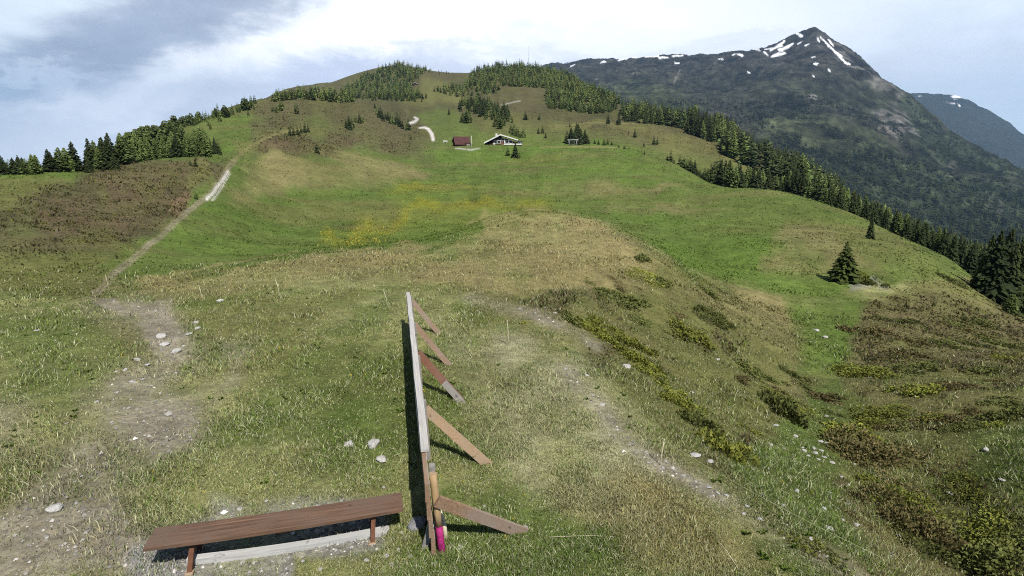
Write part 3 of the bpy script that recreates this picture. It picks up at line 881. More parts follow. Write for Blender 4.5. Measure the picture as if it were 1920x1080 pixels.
def stone(px, py, wpx, label, k=None, group=None, mat=None, asp=1.0):
    h = hit(px, py)
    if h is None: return
    d = math.hypot(h[0], h[1]) ; sl = math.sqrt(d * d + (ZC - h[2]) ** 2)
    w_ = wpx * sl / F
    me = RK[random.randrange(6) if k is None else k]
    if mat:
        me = me.copy(); me.materials.clear(); me.materials.append(MATS[mat])
    o = obj('stone', me, None, (h[0], h[1], h[2] + w_ * .12), (random.uniform(-.2, .2), random.uniform(-.2, .2), random.uniform(0, 6.28)), (w_, w_ * asp, w_ * .95))
    tag(o, label, 'stone', group)
stone(699, 836, 27, 'largest pale grey stone in the grass left of the fence shadow', 0)
stone(655, 836, 19, 'small pale stone just left of the largest grey stone', 2)
stone(716, 864, 24, 'flat pale stone in front of the largest grey stone', 3)
stone(786, 990, 36, 'dark boulder lying in the fence shadow at the bench end', 5, None, 'dark_rock')
stone(105, 956, 21, 'lone white stone at the edge of the lower left dirt', 2)
stone(412, 565, 13, 'flat white stone beside the left of the two meadow stakes', 3)
stone(302, 632, 16, 'white stone farthest up in the bare soil patch', 1)
stone(310, 647, 17, 'long white stone below the topmost one in the bare soil', 3)
stone(330, 661, 17, 'rounded pale stone right of the bare soil patch', 0)
stone(258, 676, 12, 'pale squarish stone left of the bare soil patch', 2)
stone(278, 685, 11, 'flat pale stone just right of the squarish one', 3)
stone(247, 716, 8, 'small white stone at the top of the large dirt patch', 1)
stone(720, 997, 22, 'pale stone under the right end of the pale beam', 1)
for p in [(218, 697, 5), (236, 695, 8), (68, 621, 7), (370, 617, 10), (368, 606, 11), (354, 628, 11), (314, 699, 8), (330, 700, 7), (182, 755, 7), (126, 794, 6), (362, 700, 6), (220, 736, 5), (210, 792, 6), (268, 712, 7), (284, 724, 6), (246, 750, 5), (262, 812, 6), (300, 738, 5)]:
    stone(*p, 'small pale stone scattered over the bare dirt on the left', None, 'small stones on the left dirt')
for p in [(724, 1044, 12), (736, 1012, 9), (752, 1000, 9), (700, 1022, 9), (660, 1028, 8), (736, 1060, 10), (748, 1032, 8), (815, 1058, 13), (600, 1068, 9), (540, 1046, 7), (568, 1052, 8), (688, 1052, 10), (770, 1044, 8), (450, 955, 9), (500, 940, 7), (560, 934, 6), (640, 940, 7), (720, 915, 8)]:
    stone(*p, 'grey pebble around the bench and the fence end', None, 'pebbles round the bench')
stone(862, 1030, 14, 'white stone in the grass right of the magenta footed stake', 0)
stone(984, 990, 12, 'white stone at the foot of the nearest brace', 1)
stone(908, 950, 9, 'small white stone in the grass above the nearest brace', 2)
stone(1430, 930, 13, 'rounded pale stone below the juniper on the right slope', 0)
stone(1467, 951, 14, 'grey angular stone right of the rounded pale one', 4)
stone(1304, 856, 20, 'flat grey stone on the rim path below the bright juniper', 3)
stone(1332, 867, 12, 'smaller grey stone right of the flat one on the rim path', 1)
stone(1174, 689, 18, 'pale stone edging the juniper strip at the rim', 3)
stone(1552, 992, 17, 'flat white stone at the lower edge of the stony gully', 3)
stone(1780, 926, 10, 'bright white stone beside the lower right shrubs', 2)
stone(1670, 1041, 11, 'white stone low down between the lower right junipers', 1)
stone(1520, 1012, 9, 'white stone hanging over the wire on the right slope', 0)
stone(1024, 577, 8, 'small pale stone on the upper rim path', 1)
stone(1040, 588, 8, 'pale stone right of the small one on the upper rim path', 2)
RS = [(1492, 819), (1503, 840), (1508, 846), (1525, 842), (1538, 829), (1540, 846), (1548, 831), (1445, 835), (1454, 799), (1550, 781), (1530, 620), (1547, 633), (1494, 922), (1578, 895), (1589, 910), (1558, 925), (1570, 954), (1603, 871), (1758, 960), (1668, 1045), (1345, 675), (1297, 737), (1850, 845), (1879, 901), (1412, 883), (1588, 946), (1521, 963), (1605, 985), (1556, 934), (1545, 858), (1528, 850), (1535, 862), (1516, 856), (1560, 868), (1470, 842), (1510, 905), (1640, 905), (1602, 925), (1545, 955), (1580, 975), (1440, 880), (1685, 1006), (1480, 880)]
for p in RS:
    stone(p[0], p[1], random.uniform(5.5, 10), 'small white stone strewn over the stony gully on the right slope', None, 'white stones in the right gully')
for p in [(1215, 868), (1228, 873), (1243, 878), (1282, 892), (1345, 925), (1362, 930), (1380, 940), (1330, 915), (1400, 950), (1425, 975), (1475, 985), (1395, 964), (1060, 692), (1090, 718), (1112, 742), (1130, 760), (1100, 705), (1075, 600), (1098, 612), (1062, 592)]:
    stone(p[0], p[1], random.uniform(5, 10), 'grey stone bedded in the trodden rim path', None, 'stones of the rim path')

# ------------------------------------------------------------------ thin meadow stakes and wire
def meadow_stake(px, py, top, label, lx=0):
    h = ground_pt(px, py); r_ = math.hypot(h.x, h.y); hgt = (py - top) * r_ / F * 1.02
    o = empty('meadow_stake', h, 0, label, 'stake', 'thin fence stakes')
    e = Vector((lx * r_ / F, .03, hgt))
    MB().tube([(0, 0, -.1), e * .5 + Vector((.004, 0, 0)), e], .008, .006, 6).build('rod', 'stake_wood', o, True)
    MB().tube([e * .93, e * .985], .016, .016, 6).build('insulator', 'wire_tape', o)
    return h + e * .93
w1 = meadow_stake(381, 566, 538, 'thin pale stake beside the flat white stone', -5)
w2 = meadow_stake(527, 559, 524, 'thin pale stake standing highest on the tan grass band', -8)
w3 = meadow_stake(728, 574, 543, 'thin pale stake just left of the far fence end', -8)
w4 = meadow_stake(954, 648, 598, 'thin pale stake in the grass right of the braces', -3)
w5 = meadow_stake(1236, 872, 818, 'thin pale stake on the rim path below the juniper strip', 8)
w0 = meadow_stake(205, 546, 520, 'thin pale stake where the track reaches the knoll', -3)
h = ground_pt(1640, 1095)
wire_pts = []
chain = [w5, Vector((h.x, h.y, h.z + .33))]
for a_, b_ in zip(chain[:-1], chain[1:]):
    for k in range(10):
        f = k / 9; p = a_.lerp(b_, f); p.z -= .05 * 4 * f * (1 - f); wire_pts.append(p)
o = MB().tube([p - wire_pts[0] for p in wire_pts], .0022, .0022, 5).build('fence_wire', 'wire_tape', None, True, wire_pts[0])
tag(o, 'thin yellowish wire strung down along the rim path at lower right', 'wire')
for (p, q, lb) in [((1030, 1010), (1180, 1010), 'pale dry stalk lying level in the matted grass'), ((1165, 1035), (1185, 990), 'pale dry stalk leaning up out of the matted grass'), ((1340, 1010), (1385, 1070), 'pale dry stalk lying downhill in the matted grass')]:
    a_ = ground_pt(*p); b_ = ground_pt(*q)
    o = MB().tube([(0, 0, .02), (b_ - a_) * .5 + Vector((0, 0, .04)), (b_ - a_) + Vector((0, 0, .015))], .0035, .002, 5).build('dry_stalk', 'stake_wood', None, True, a_)
    tag(o, lb, 'stalk')

# ------------------------------------------------------------------ alpine huts
def face_rz(p): return math.atan2(p.y, p.x) - math.pi / 2
c0 = ground_pt(940, 272); rr = math.hypot(c0.x, c0.y); U = rr / F            # metres per photo pixel there
ch = empty('chalet', c0 + Vector((0, 1.0, -.1)), face_rz(c0) + R(-4), 'dark timber alpine chalet with a white edged gable roof and terrace', 'house')
Wd, Hh, ap, dp = 54 * U, 8.5 * U, 17.5 * U, 9.0
xL, xR, xa = -Wd / 2, Wd / 2, -1.5 * U
MB().prism([(xL + .9, 0, -.5), (xR - .6, 0, -.5), (xR - .6, 0, 6.5 * U), (xa, 0, ap - .5), (xL + .9, 0, 3.6 * U)], (0, dp, 0)).build('wall', 'chalet_wood', ch)
th = .35
def slope(x0, z0, x1, z1, nm, mat, y0, y1, t_): return MB().prism([(x0, y0, z0), (x1, y0, z1), (x1, y0, z1 + t_), (x0, y0, z0 + t_)], (0, y1 - y0, 0)).build(nm, mat, rf)
rf = MB().prism([(xL - .9, -1.1, 3.0 * U), (xa, -1.1, ap), (xa, -1.1, ap + th), (xL - .9, -1.1, 3.0 * U + th)], (0, dp + 2, 0)).prism([(xa + .003, -1.1, ap), (xR + .8, -1.1, 8.2 * U), (xR + .8, -1.1, 8.2 * U + th), (xa + .003, -1.1, ap + th)], (0, dp + 2, 0)).build('roof', 'roof_dark', ch)
MB().prism([(xL - 1.0, -1.2, 3.0 * U - .02), (xa, -1.2, ap - .02), (xa, -1.2, ap + th + .14), (xL - 1.0, -1.2, 3.0 * U + th + .18)], (0, .09, 0)).build('bargeboard', 'white_paint', rf)
MB().prism([(xa + .003, -1.2, ap - .0), (xR + .9, -1.2, 8.2 * U + .0), (xR + .9, -1.2, 8.2 * U + th + .08), (xa + .003, -1.2, ap + th + .18)], (0, .09, 0)).build('bargeboard', 'white_paint', rf)
MB().box((xa - 2, 4, ap + .2), (.8, .8, 1.6)).build('chimney', 'render_wall', rf)
for (x, z, ww, hh) in ((-10.5 * U, 6.2 * U, 1.1, 1.0), (-4.5 * U, 6.2 * U, 1.2, 1.1), (3.2 * U, 10.5 * U, .9, .9), (10 * U, 6.5 * U, 1.2, 1.0), (17 * U, 6.2 * U, 1.2, 1.0)):
    f_ = MB().box((x, -.04, z), (ww + .3, .1, hh + .3)).build('window', 'white_paint', ch)
    MB().box((x, -.10, z), (ww, .05, hh), None, 0).build('pane', 'window_glass', f_)
MB().box((1.0 * U, -.05, 3.2 * U), (1.1, .1, 2.1)).build('door', 'red_wood', ch)
MB().box((-13 * U, -.6, 2.6 * U), (4 * U, .8, 2.2 * U)).build('white_sheet', 'white_paint', ch)
MB().box((6.2 * U, -.3, 6.0 * U), (1.6 * U, .5, 5 * U)).build('white_panel', 'white_paint', ch)
tw = MB().box((21 * U, -2.4, 1.6 * U), (32 * U, .35, 2.3 * U)).build('terrace_wall', 'white_paint', ch)
MB().box((21 * U, -.9, .3), (31 * U, 2.6, .4)).build('terrace_floor', 'render_wall', ch)
MB().box((34 * U, 1.2, 3.4 * U), (7 * U, 4.5, 5.5 * U)).build('annex', 'render_wall', ch)
MB().box((34 * U, 1.0, 6.5 * U), (9 * U, 5.6, .25)).build('annex_roof', 'roof_dark', ch)
MB().box((32.6 * U, -1.1, 3.8 * U), (1.6 * U, .12, 2.2 * U), None, 0).build('annex_window', 'window_glass', ch)

c0 = ground_pt(867, 274); U2 = math.hypot(c0.x, c0.y) / F
sh = empty('shed', c0 + Vector((0, 1.2, 0)), face_rz(c0) + R(16), 'small shed with a steep brownish red roof turned to the viewer', 'shed')
hw = 15.0 * U2
MB().prism([(-hw + .3, 0, -.5), (-hw + .3, 3.8, -.5), (-hw + .3, 3.8, 2.0), (-hw + .3, 1.9, 3.6), (-hw + .3, 0, .8)], (2 * hw - .6, 0, 0)).build('wall', 'chalet_wood', sh)
r1 = MB().prism([(-hw, -.55, .45), (-hw, 1.9, 3.7), (-hw, 1.9, 3.95), (-hw, -.55, .72)], (2 * hw, 0, 0)).prism([(-hw, 1.903, 3.7), (-hw, 4.5, 1.6), (-hw, 4.5, 1.85), (-hw, 1.903, 3.95)], (2 * hw, 0, 0)).build('roof', 'roof_red', sh)
MB().box((hw * .62, -.5, .75), (hw * .62, .7, 1.3)).build('open_front', 'chalet_wood', sh)
MB().box((hw * .62, -.9, .55), (hw * .4, .06, .7), None, 0).build('door', 'grey_wood', sh)
c1 = ground_pt(884, 279)
o = MB().tube([(0, 0, -.2), (0, 0, 22 * U2)], .09, .07, 8).build('pale_pole', 'white_paint', None, True, c1)
tag(o, 'slim white pole standing at the right end of the red roofed shed', 'pole')

c2 = ground_pt(835, 268); U3 = math.hypot(c2.x, c2.y) / F
tb = empty('trough', c2, face_rz(c2), 'small white trough on legs beside the bend of the gravel road', 'trough')
MB().box((0, 0, 3.2 * U3), (8 * U3, .9, 1.8 * U3)).build('basin', 'white_paint', tb)
for sx_ in (-1, 1): MB().box((sx_ * 2.8 * U3, 0, 1.1 * U3), (.18, .6, 2.3 * U3)).build('leg', 'white_paint', tb)

c3 = ground_pt(1074, 273); U4 = math.hypot(c3.x, c3.y) / F
sw = empty('swing_frame', c3, face_rz(c3), 'pale wooden swing frame standing on the flat green terrace', 'swing')
for sx_ in (-1, 1):
    MB().tube([(sx_ * 7.6 * U4, 0, -.2), (sx_ * 6.6 * U4, 0, 5 * U4), (sx_ * 7.4 * U4, 0, 9.6 * U4)], .15, .13, 8).build('post', 'beam_wood', sw, True)
MB().tube([(-10 * U4, 0, 9.9 * U4), (10 * U4, 0, 10.0 * U4)], .16, .16, 8).build('crossbeam', 'beam_wood', sw, True)
se = MB().box((0, 0, 1.6 * U4), (7 * U4, .5, .12)).build('seat', 'grey_wood', sw)
for sx_ in (-1, 1): MB().tube([(sx_ * 3.2 * U4, 0, 1.6 * U4), (sx_ * 3.4 * U4, 0, 9.8 * U4)], .03, .03, 5).build('rope', 'metal_grey', sw)

c4 = ground_pt(778, 160); U5 = math.hypot(c4.x, c4.y) / F
ht = empty('hut', c4, face_rz(c4), 'tiny dark hut alone on the far wooded hilltop slope', 'hut')
MB().prism([(-4 * U5, 0, -1), (4 * U5, 0, -1), (4 * U5, 0, 2.2 * U5), (0, 0, 4.2 * U5), (-4 * U5, 0, 2.2 * U5)], (0, 7, 0)).build('wall', 'chalet_wood', ht)
MB().prism([(-5 * U5, -.6, 1.9 * U5), (0, -.6, 4.4 * U5), (0, -.6, 4.9 * U5), (-5 * U5, -.6, 2.4 * U5)], (0, 8.2, 0)).prism([(.01, -.6, 4.4 * U5), (5 * U5, -.6, 1.9 * U5), (5 * U5, -.6, 2.4 * U5), (.01, -.6, 4.9 * U5)], (0, 8.2, 0)).build('roof', 'beam_wood', ht)
c5 = ground_pt(991, 131); U6 = math.hypot(c5.x, c5.y) / F
o = MB().tube([(0, 0, -1), (0, 0, 40 * U6)], .22, .12, 6).build('radio_mast', 'metal_grey', None, True, c5)
tag(o, 'very thin grey mast rising from the wooded hilltop', 'mast')
# ------------------------------------------------------------------ trees
def crown_mesh(kind, seed, levels, per, sub):
    """kind spruce | larch | round: drooping branch sprays, one small triangle fan each; height 1, base at 0"""
    g = np.random.default_rng(seed)
    V = []; Fc = []; Cc = []
    if kind == 'spruce': c0, c1, z0 = np.array((.017, .027, .012)), np.array((.044, .060, .022)), .05
    elif kind == 'larch': c0, c1, z0 = np.array((.066, .096, .028)), np.array((.150, .195, .062)), .08
    else: c0, c1, z0 = np.array((.052, .074, .022)), np.array((.112, .142, .046)), .06
    side = g.random() * 6.28; fat = g.uniform(.82, 1.25); gap = g.uniform(.05, .2)
    for l in range(levels):
        t_ = (l + g.uniform(-.3, .3)) / levels; t_ = min(max(t_, 0), .985)
        h = z0 + (1 - z0) * t_
        if kind == 'spruce': rad = .215 * (1 - t_) ** .85 * (.72 + .28 * min(1, t_ * 9)) + .006
        elif kind == 'larch': rad = .20 * (1 - t_) ** .7 * (.62 + .38 * min(1, t_ * 4)) + .006
        else: rad = .30 * math.sqrt(max(.02, 1 - (1.35 * t_ - .42) ** 2 / .9)) * (1 - .25 * t_)
        n = max(4, int(per * (.45 + .75 * rad / .21)))
        ph = g.random() * 6.28
        for k in range(n):
            if g.random() < gap: continue
            a = ph + k * 6.283 / n + g.normal(0, .22)
            rl = rad * fat * g.uniform(.62, 1.18) * (1 + .10 * math.cos(a - side))
            dr = rl * (g.uniform(.30, .65) if kind == 'spruce' else g.uniform(-.05, .35))
            ca, sa = math.cos(a), math.sin(a)
            tone = g.uniform(0, 1) * .75 + .25 * g.random()
            cl = c0 + (c1 - c0) * tone
            for q in range(sub):
                f0 = g.uniform(0.05, .55) if sub > 1 else .05; f1 = min(1.0, f0 + g.uniform(.35, .6)) if sub > 1 else 1.0
                if q == 0: f1 = 1.0
                wd = rl * (g.uniform(.13, .24) if sub > 2 else g.uniform(.20, .36)) * (1.3 if kind == 'round' else 1)
                b_ = np.array((ca * rl * f0, sa * rl * f0, h - dr * f0 * f0 + g.normal(0, .006)))
                e = np.array((ca * rl * f1, sa * rl * f1, h - dr * f1 * f1 + g.normal(0, .01)))
                th = g.normal(0, .55 if kind == 'spruce' else .95); sd = np.array((-sa * math.cos(th), ca * math.cos(th), math.sin(th))) * wd
                mid_ = b_ + (e - b_) * .45
                i = len(V)
                tilt = np.array((0, 0, g.uniform(-.5, .5) * wd))
                V += [b_ + np.array((0, 0, .012)), mid_ + sd + tilt + np.array((0, 0, -.018)), e, mid_ - sd - tilt + np.array((0, 0, -.018))]
                Fc += [(i, i + 1, i + 2), (i, i + 2, i + 3)]
                Cc += [cl * g.uniform(.85, 1.15)] * 4
    i = len(V); V += [np.array((.012, 0, .93)), np.array((-.006, .010, .93)), np.array((-.006, -.010, .93)), np.array((0, 0, 1.0))]
    Fc += [(i, i + 1, i + 3), (i + 1, i + 2, i + 3), (i + 2, i, i + 3)]; Cc += [c1] * 4
    return np.array(V), np.array(Fc), np.array(Cc)


def trunk_mesh(name, r0):
    mb = MB(); mb.tube([(0, 0, -.06), (.003, 0, .1), (-.002, .002, .4), (0, 0, .75), (0, 0, .96)], r0, .003, 7)
    for k in range(10):
        a = k * 2.4; h = .12 + k * .07; L = .11 * (1 - h)
        mb.tube([(0, 0, h), (math.cos(a) * L, math.sin(a) * L, h - .01)], .005, .002, 4)
    bmesh.ops.recalc_face_normals(mb.bm, faces=mb.bm.faces)
    me = bpy.data.meshes.new(name); mb.bm.to_mesh(me); mb.bm.free(); me.materials.append(MATS['bark']); return me


def norm_fix(V, Fc): return V, Fc
KINDS = ('spruce', 'larch', 'round')
HI = {}; MI = {}; LO = {}; ML = {}
for k in KINDS:
    HI[k] = [crown_mesh(k, 100 + i, 28, 16, 4) for i in range(4)]
    MI[k] = [crown_mesh(k, 200 + i, 15, 10, 2) for i in range(4)]
    ML[k] = [crown_mesh(k, 250 + i, 13, 8, 1) for i in range(4)]
    LO[k] = [crown_mesh(k, 300 + i, 7, 5, 1) for i in range(3)]
HIM = {k: [np_mesh('crown', v, f_, MATS['needles'], c_, False) for v, f_, c_ in HI[k]] for k in KINDS}
MIM = {k: [np_mesh('conifer', v, f_, MATS['needles'], c_, False) for v, f_, c_ in MI[k]] for k in KINDS}
TRM = {k: trunk_mesh('trunk', .016) for k in KINDS}
TREES = []     # (x, y, z, height m, apparent px, kind, cluster, widthscale)


def add_tree(px, base, hpx, kind, cl, r=None, ws=1.0):
    if cl in ('left_row', 'left_tall', 'left_edge', 'left_small'): hpx *= random.uniform(.72, 1.02); ws *= 1.1
    """a tree whose foot stands at a pixel's ground, or at distance r in that direction with its top at base-hpx"""
    if r is None:
        h = hit(px, base)
        if h is None or h[3] > 1300:       # foot hidden behind the skyline: stand it on the skyline
            a, T = azT(px, base)
            i = min(int(np.interp(a, AZ, np.arange(NA))), NA - 2)
            sel = (RR > 30) & (RR < 1150); j = int(np.argmax(np.where(sel, GE[i], -9)))
            r = float(RR[j]) * 1.01; x, y = r * math.sin(a), r * math.cos(a); z = float(gz_xy(x, y))
            hm = max(hpx * .7 * r / F, (ZC + float(azT(px, base - hpx)[1]) * r) - z)
            TREES.append((x, y, z, hm, hm * F / r, kind, cl, ws)); return
        x, y, z, r = h
    else:
        a, T = azT(px, base - hpx)
        x, y = r * math.sin(a), r * math.cos(a); z = float(gz_xy(x, y))
        hm = (ZC + float(T) * r) - z
        if hm < 1.5: return
        hm = min(hm, 19)
        TREES.append((x, y, z, hm, hm * F / r, kind, cl, ws)); return
    TREES.append((x, y, z, hpx * r / F, hpx, kind, cl, ws))


def rscatter(px0, px1, r0, r1, n, h0, h1, cl, kinds, keep_out=(), ws=1.0, sky=None):
    """a wood on the slope between two distances; r0, r1 are (px, r) tables"""
    k = 0
    for _ in range(n * 4):
        if k >= n: break
        px = random.uniform(px0, px1)
        a0 = float(np.interp(px, *zip(*r0))); a1 = float(np.interp(px, *zip(*r1)))
        r = random.uniform(a0, a1); a = float(azT(px, 350)[0]); x, y = r * math.sin(a), r * math.cos(a); z = float(gz_xy(x, y))
        qx, qy = proj(x, y, z)
        if any(inpoly(float(qx), float(qy), P) for P in keep_out): continue
        hm = random.uniform(h0, h1) * random.choice((.7, 1, 1, 1.1))
        if sky:      # the wood's outline against the valley
            lim = (ZC + float(azT(px, np.interp(px, *zip(*sky)) + abs(random.gauss(0, 15)))[1]) * r) - z
            if lim < 3.2: continue
            hm = min(hm, lim)
        TREES.append((x, y, z, hm, hm * F / r, random.choice(kinds), cl, ws * random.uniform(.85, 1.15))); k += 1


def inpoly(px, py, P):
    c = False
    for (ax, ay), (bx, by) in zip(P, P[1:] + P[:1]):
        if (ay > py) != (by > py) and px < (bx - ax) * (py - ay) / (by - ay) + ax: c = not c
    return c


def scatter(P, n, h0, h1, cl, kinds=('spruce', 'larch'), pk=None, ws=1.0, mind=0.0):
    xs = [p[0] for p in P]; yy = [p[1] for p in P]; k = 0; tries = 0; got = []
    while k < n and tries < n * 60:
        tries += 1
        px = random.uniform(min(xs), max(xs)); py = random.uniform(min(yy), max(yy))
        if not inpoly(px, py, P): continue
        if mind and any((px - a) ** 2 + 4 * (py - b_) ** 2 < mind * mind for a, b_ in got): continue
        got.append((px, py))
        kd = random.choices(kinds, pk)[0] if pk else random.choice(kinds)
        add_tree(px, py, random.uniform(h0, h1) * random.choice((.75, 1, 1, 1.1)), kd, cl, ws=ws * random.uniform(.85, 1.2)); k += 1


# left edge and the big group on the left slope
for p in [(6, 324, 38), (20, 326, 34), (36, 323, 34), (50, 324, 35), (63, 321, 30), (-14, 326, 40), (28, 321, 30), (77, 321, 24)]: add_tree(*p, random.choice(('spruce', 'larch')), 'left_edge', ws=1.7)
for i in range(14): add_tree(-10 + i * 6.2, 327, random.uniform(24, 36), random.choice(('spruce', 'larch')), 'left_edge', ws=1.6)
for p, k in [((106, 322, 27), 'spruce'), ((96, 305, 32), 'spruce'), ((112, 303, 40), 'larch'), ((124, 304, 32), 'larch'), ((137, 296, 34), 'spruce'), ((128, 312, 26), 'spruce'), ((91, 300, 26), 'spruce')]: add_tree(*p, k, 'left_small', ws=1.5)
for p, k in [((182, 314, 74), 'larch'), ((172, 308, 62), 'spruce'), ((207, 318, 50), 'spruce'), ((196, 310, 58), 'spruce'), ((168, 324, 26), 'spruce'), ((206, 296, 50), 'spruce'), ((228, 297, 58), 'larch'), ((216, 318, 34), 'spruce'), ((192, 300, 58), 'spruce'), ((188, 320, 40), 'larch')]: add_tree(*p, k, 'left_tall', ws=1.4)
for i in range(26):
    px = 236 + i * 6.1 + random.uniform(-3, 3)
    add_tree(px, 298 - (px - 230) * .05 + random.uniform(-5, 3), random.uniform(40, 52), random.choice(('larch', 'larch', 'spruce')), 'left_row', ws=1.45)
for i in range(20):
    px = 226 + i * 8.5 + random.uniform(-3, 3)
    add_tree(px, 297 - (px - 230) * .05, random.uniform(40, 56), random.choice(('larch', 'larch', 'larch')), 'left_row', r=118 + random.uniform(-3, 10))
for p in [(396, 290, 27), (404, 289, 29), (414, 291, 17), (385, 294, 32), (409, 287, 22)]: add_tree(*p, 'spruce', 'left_row_end')
add_tree(367, 313, 17, 'spruce', 'slope_small'); add_tree(357, 311, 11, 'spruce', 'slope_small'); add_tree(340, 324, 10, 'larch', 'slope_small'); add_tree(368, 374, 14, 'larch', 'track_bush', ws=1.6)
add_tree(254, 298, 36, 'larch', 'left_row', ws=1.2); add_tree(300, 298, 22, 'larch', 'left_row', ws=1.3); add_tree(265, 299, 18, 'larch', 'left_row', ws=1.3)
# round crowns of the skyline on the left
for i in range(16):
    px = 236 + i * 6 + random.uniform(-3, 3)
    if i % 2: add_tree(px, 258 - (px - 236) * .28 + random.uniform(0, 4), random.uniform(12, 20), 'round', 'left_skyline', r=200 + random.uniform(-5, 20))
for i in range(40):
    px = 326 + i * 3.9 + random.uniform(-3, 3); add_tree(px, 240 - (px - 326) * .255 + random.uniform(-3, 6), random.uniform(11, 21), random.choice(('round', 'larch', 'larch')), 'left_ridge', ws=1.0)
for p in [(470, 232 - 33, 16), (478, 195, 16), (456, 203, 10), (443, 206, 8), (372, 232, 20), (390, 236, 16), (412, 228, 20), (466, 218, 12), (395, 243, 12)]: add_tree(*p, 'larch', 'left_ridge')
scatter([(505, 188), (560, 178), (640, 178), (665, 190), (650, 194), (560, 186), (510, 192)], 150, 13, 21, 'ridge_wood', ('larch', 'spruce', 'larch'))
for p in [(518, 212, 16), (526, 208, 18), (511, 210, 12), (530, 204, 14)]: add_tree(*p, 'larch', 'ridge_pair', ws=1.3)
add_tree(556, 214, 21, 'larch', 'ridge_single', ws=1.5)
for p in [(544, 255, 18), (551, 254, 16), (558, 253, 17), (565, 250, 14), (572, 249, 20), (578, 248, 16), (562, 255, 10)]: add_tree(*p, 'spruce', 'heath_clump')
for p, k in [((655, 243, 25), 'spruce'), ((661, 242, 24), 'larch'), ((649, 240, 18), 'spruce'), ((674, 231, 20), 'spruce'), ((667, 230, 16), 'larch'), ((680, 231, 15), 'larch')]: add_tree(*p, k, 'heath_pair', ws=1.25)
for i in range(22):
    f = i / 21; add_tree(705 + 58 * f + random.uniform(-3, 3), 218 + 26 * f + random.uniform(-3, 3), random.uniform(14, 24), random.choice(('spruce', 'larch')), 'row_down')
add_tree(770, 262, 13, 'larch', 'row_down'); add_tree(594, 287, 20, 'spruce', 'knoll_single', ws=1.35); add_tree(703, 203, 11, 'spruce', 'row_down')
for p in [(588, 280, 8), (600, 282, 9)]: add_tree(*p, 'larch', 'knoll_single')
# hills behind
scatter([(640, 175), (690, 140), (745, 122), (800, 133), (780, 150), (770, 170), (800, 185), (740, 185), (680, 185)], 620, 9, 14, 'hill_wood', ('larch', 'larch', 'spruce'), ws=.95)
scatter([(640, 182), (760, 178), (800, 186), (790, 192), (740, 190), (690, 190)], 130, 10, 15, 'hill_wood', ('spruce', 'larch'))
scatter([(790, 128), (850, 137), (840, 142), (800, 138)], 22, 3, 7, 'hill_wood', ('larch',))
scatter([(890, 132), (930, 126), (990, 125), (1060, 138), (1100, 160), (1160, 185), (1100, 178), (1010, 165), (930, 162), (870, 165)], 1000, 9, 15, 'hill_wood', ('larch', 'larch', 'spruce'), ws=.95)
scatter([(810, 172), (870, 160), (940, 165), (930, 178), (850, 182)], 120, 9, 14, 'hill_wood', ('spruce', 'larch'))
scatter([(1020, 175), (1110, 168), (1165, 190), (1150, 212), (1100, 214), (1030, 205), (1020, 190)], 300, 14, 21, 'shoulder_wood', ('larch', 'larch', 'spruce'))
scatter([(860, 198), (905, 192), (945, 205), (955, 222), (925, 232), (890, 215), (862, 212)], 85, 15, 23, 'mid_clump', ('larch', 'spruce', 'spruce'))
add_tree(875, 231, 26, 'larch', 'mid_clump', ws=1.7); add_tree(882, 230, 22, 'larch', 'mid_clump', ws=1.5); add_tree(868, 229, 20, 'spruce', 'mid_clump', ws=1.4)
add_tree(842, 215, 13, 'spruce', 'mid_clump')
for p in [(930, 238, 18), (938, 242, 20), (944, 236, 16), (952, 228, 14), (960, 230, 12), (964, 254, 18), (970, 256, 14), (982, 258, 16), (958, 250, 14), (975, 258, 10)]: add_tree(p[0], p[1], p[2] * 1.3, 'larch', 'chalet_trees', ws=1.4)
add_tree(966, 296, 29, 'spruce', 'chalet_front', ws=1.5); add_tree(952, 292, 18, 'spruce', 'chalet_front', ws=1.5); add_tree(972, 297, 16, 'larch', 'chalet_front', ws=1.5)
add_tree(985, 225, 19, 'spruce', 'slope_single', ws=1.3); add_tree(1011, 225, 11, 'spruce', 'slope_single2', ws=1.3)
for p in [(1009, 251, 13), (1017, 250, 16), (1023, 259, 12)]: add_tree(*p, 'spruce', 'slope_trio', ws=1.2)
for p in [(1068, 238, 8), (1081, 237, 10)]: add_tree(*p, 'spruce', 'slope_duo')
for p in [(1063, 268, 24), (1071, 270, 30), (1080, 269, 36), (1088, 271, 31), (1096, 270, 27), (1084, 264, 32), (1070, 262, 24), (1101, 270, 18), (1076, 271, 26)]: add_tree(*p, 'spruce', 'swing_clump', ws=1.5)
for p in [(1115, 270, 9), (1122, 271, 10), (1132, 272, 13), (1139, 271, 11), (1147, 272, 8), (1160, 277, 7), (1170, 279, 8)]: add_tree(*p, 'spruce', 'terrace_bushes', ws=1.5)
for p in [(1226, 272, 17), (1232, 271, 14), (1190, 258, 18), (1207, 275, 10), (1208, 290, 8), (1178, 252, 8)]: add_tree(*p, 'spruce', 'brown_slope')
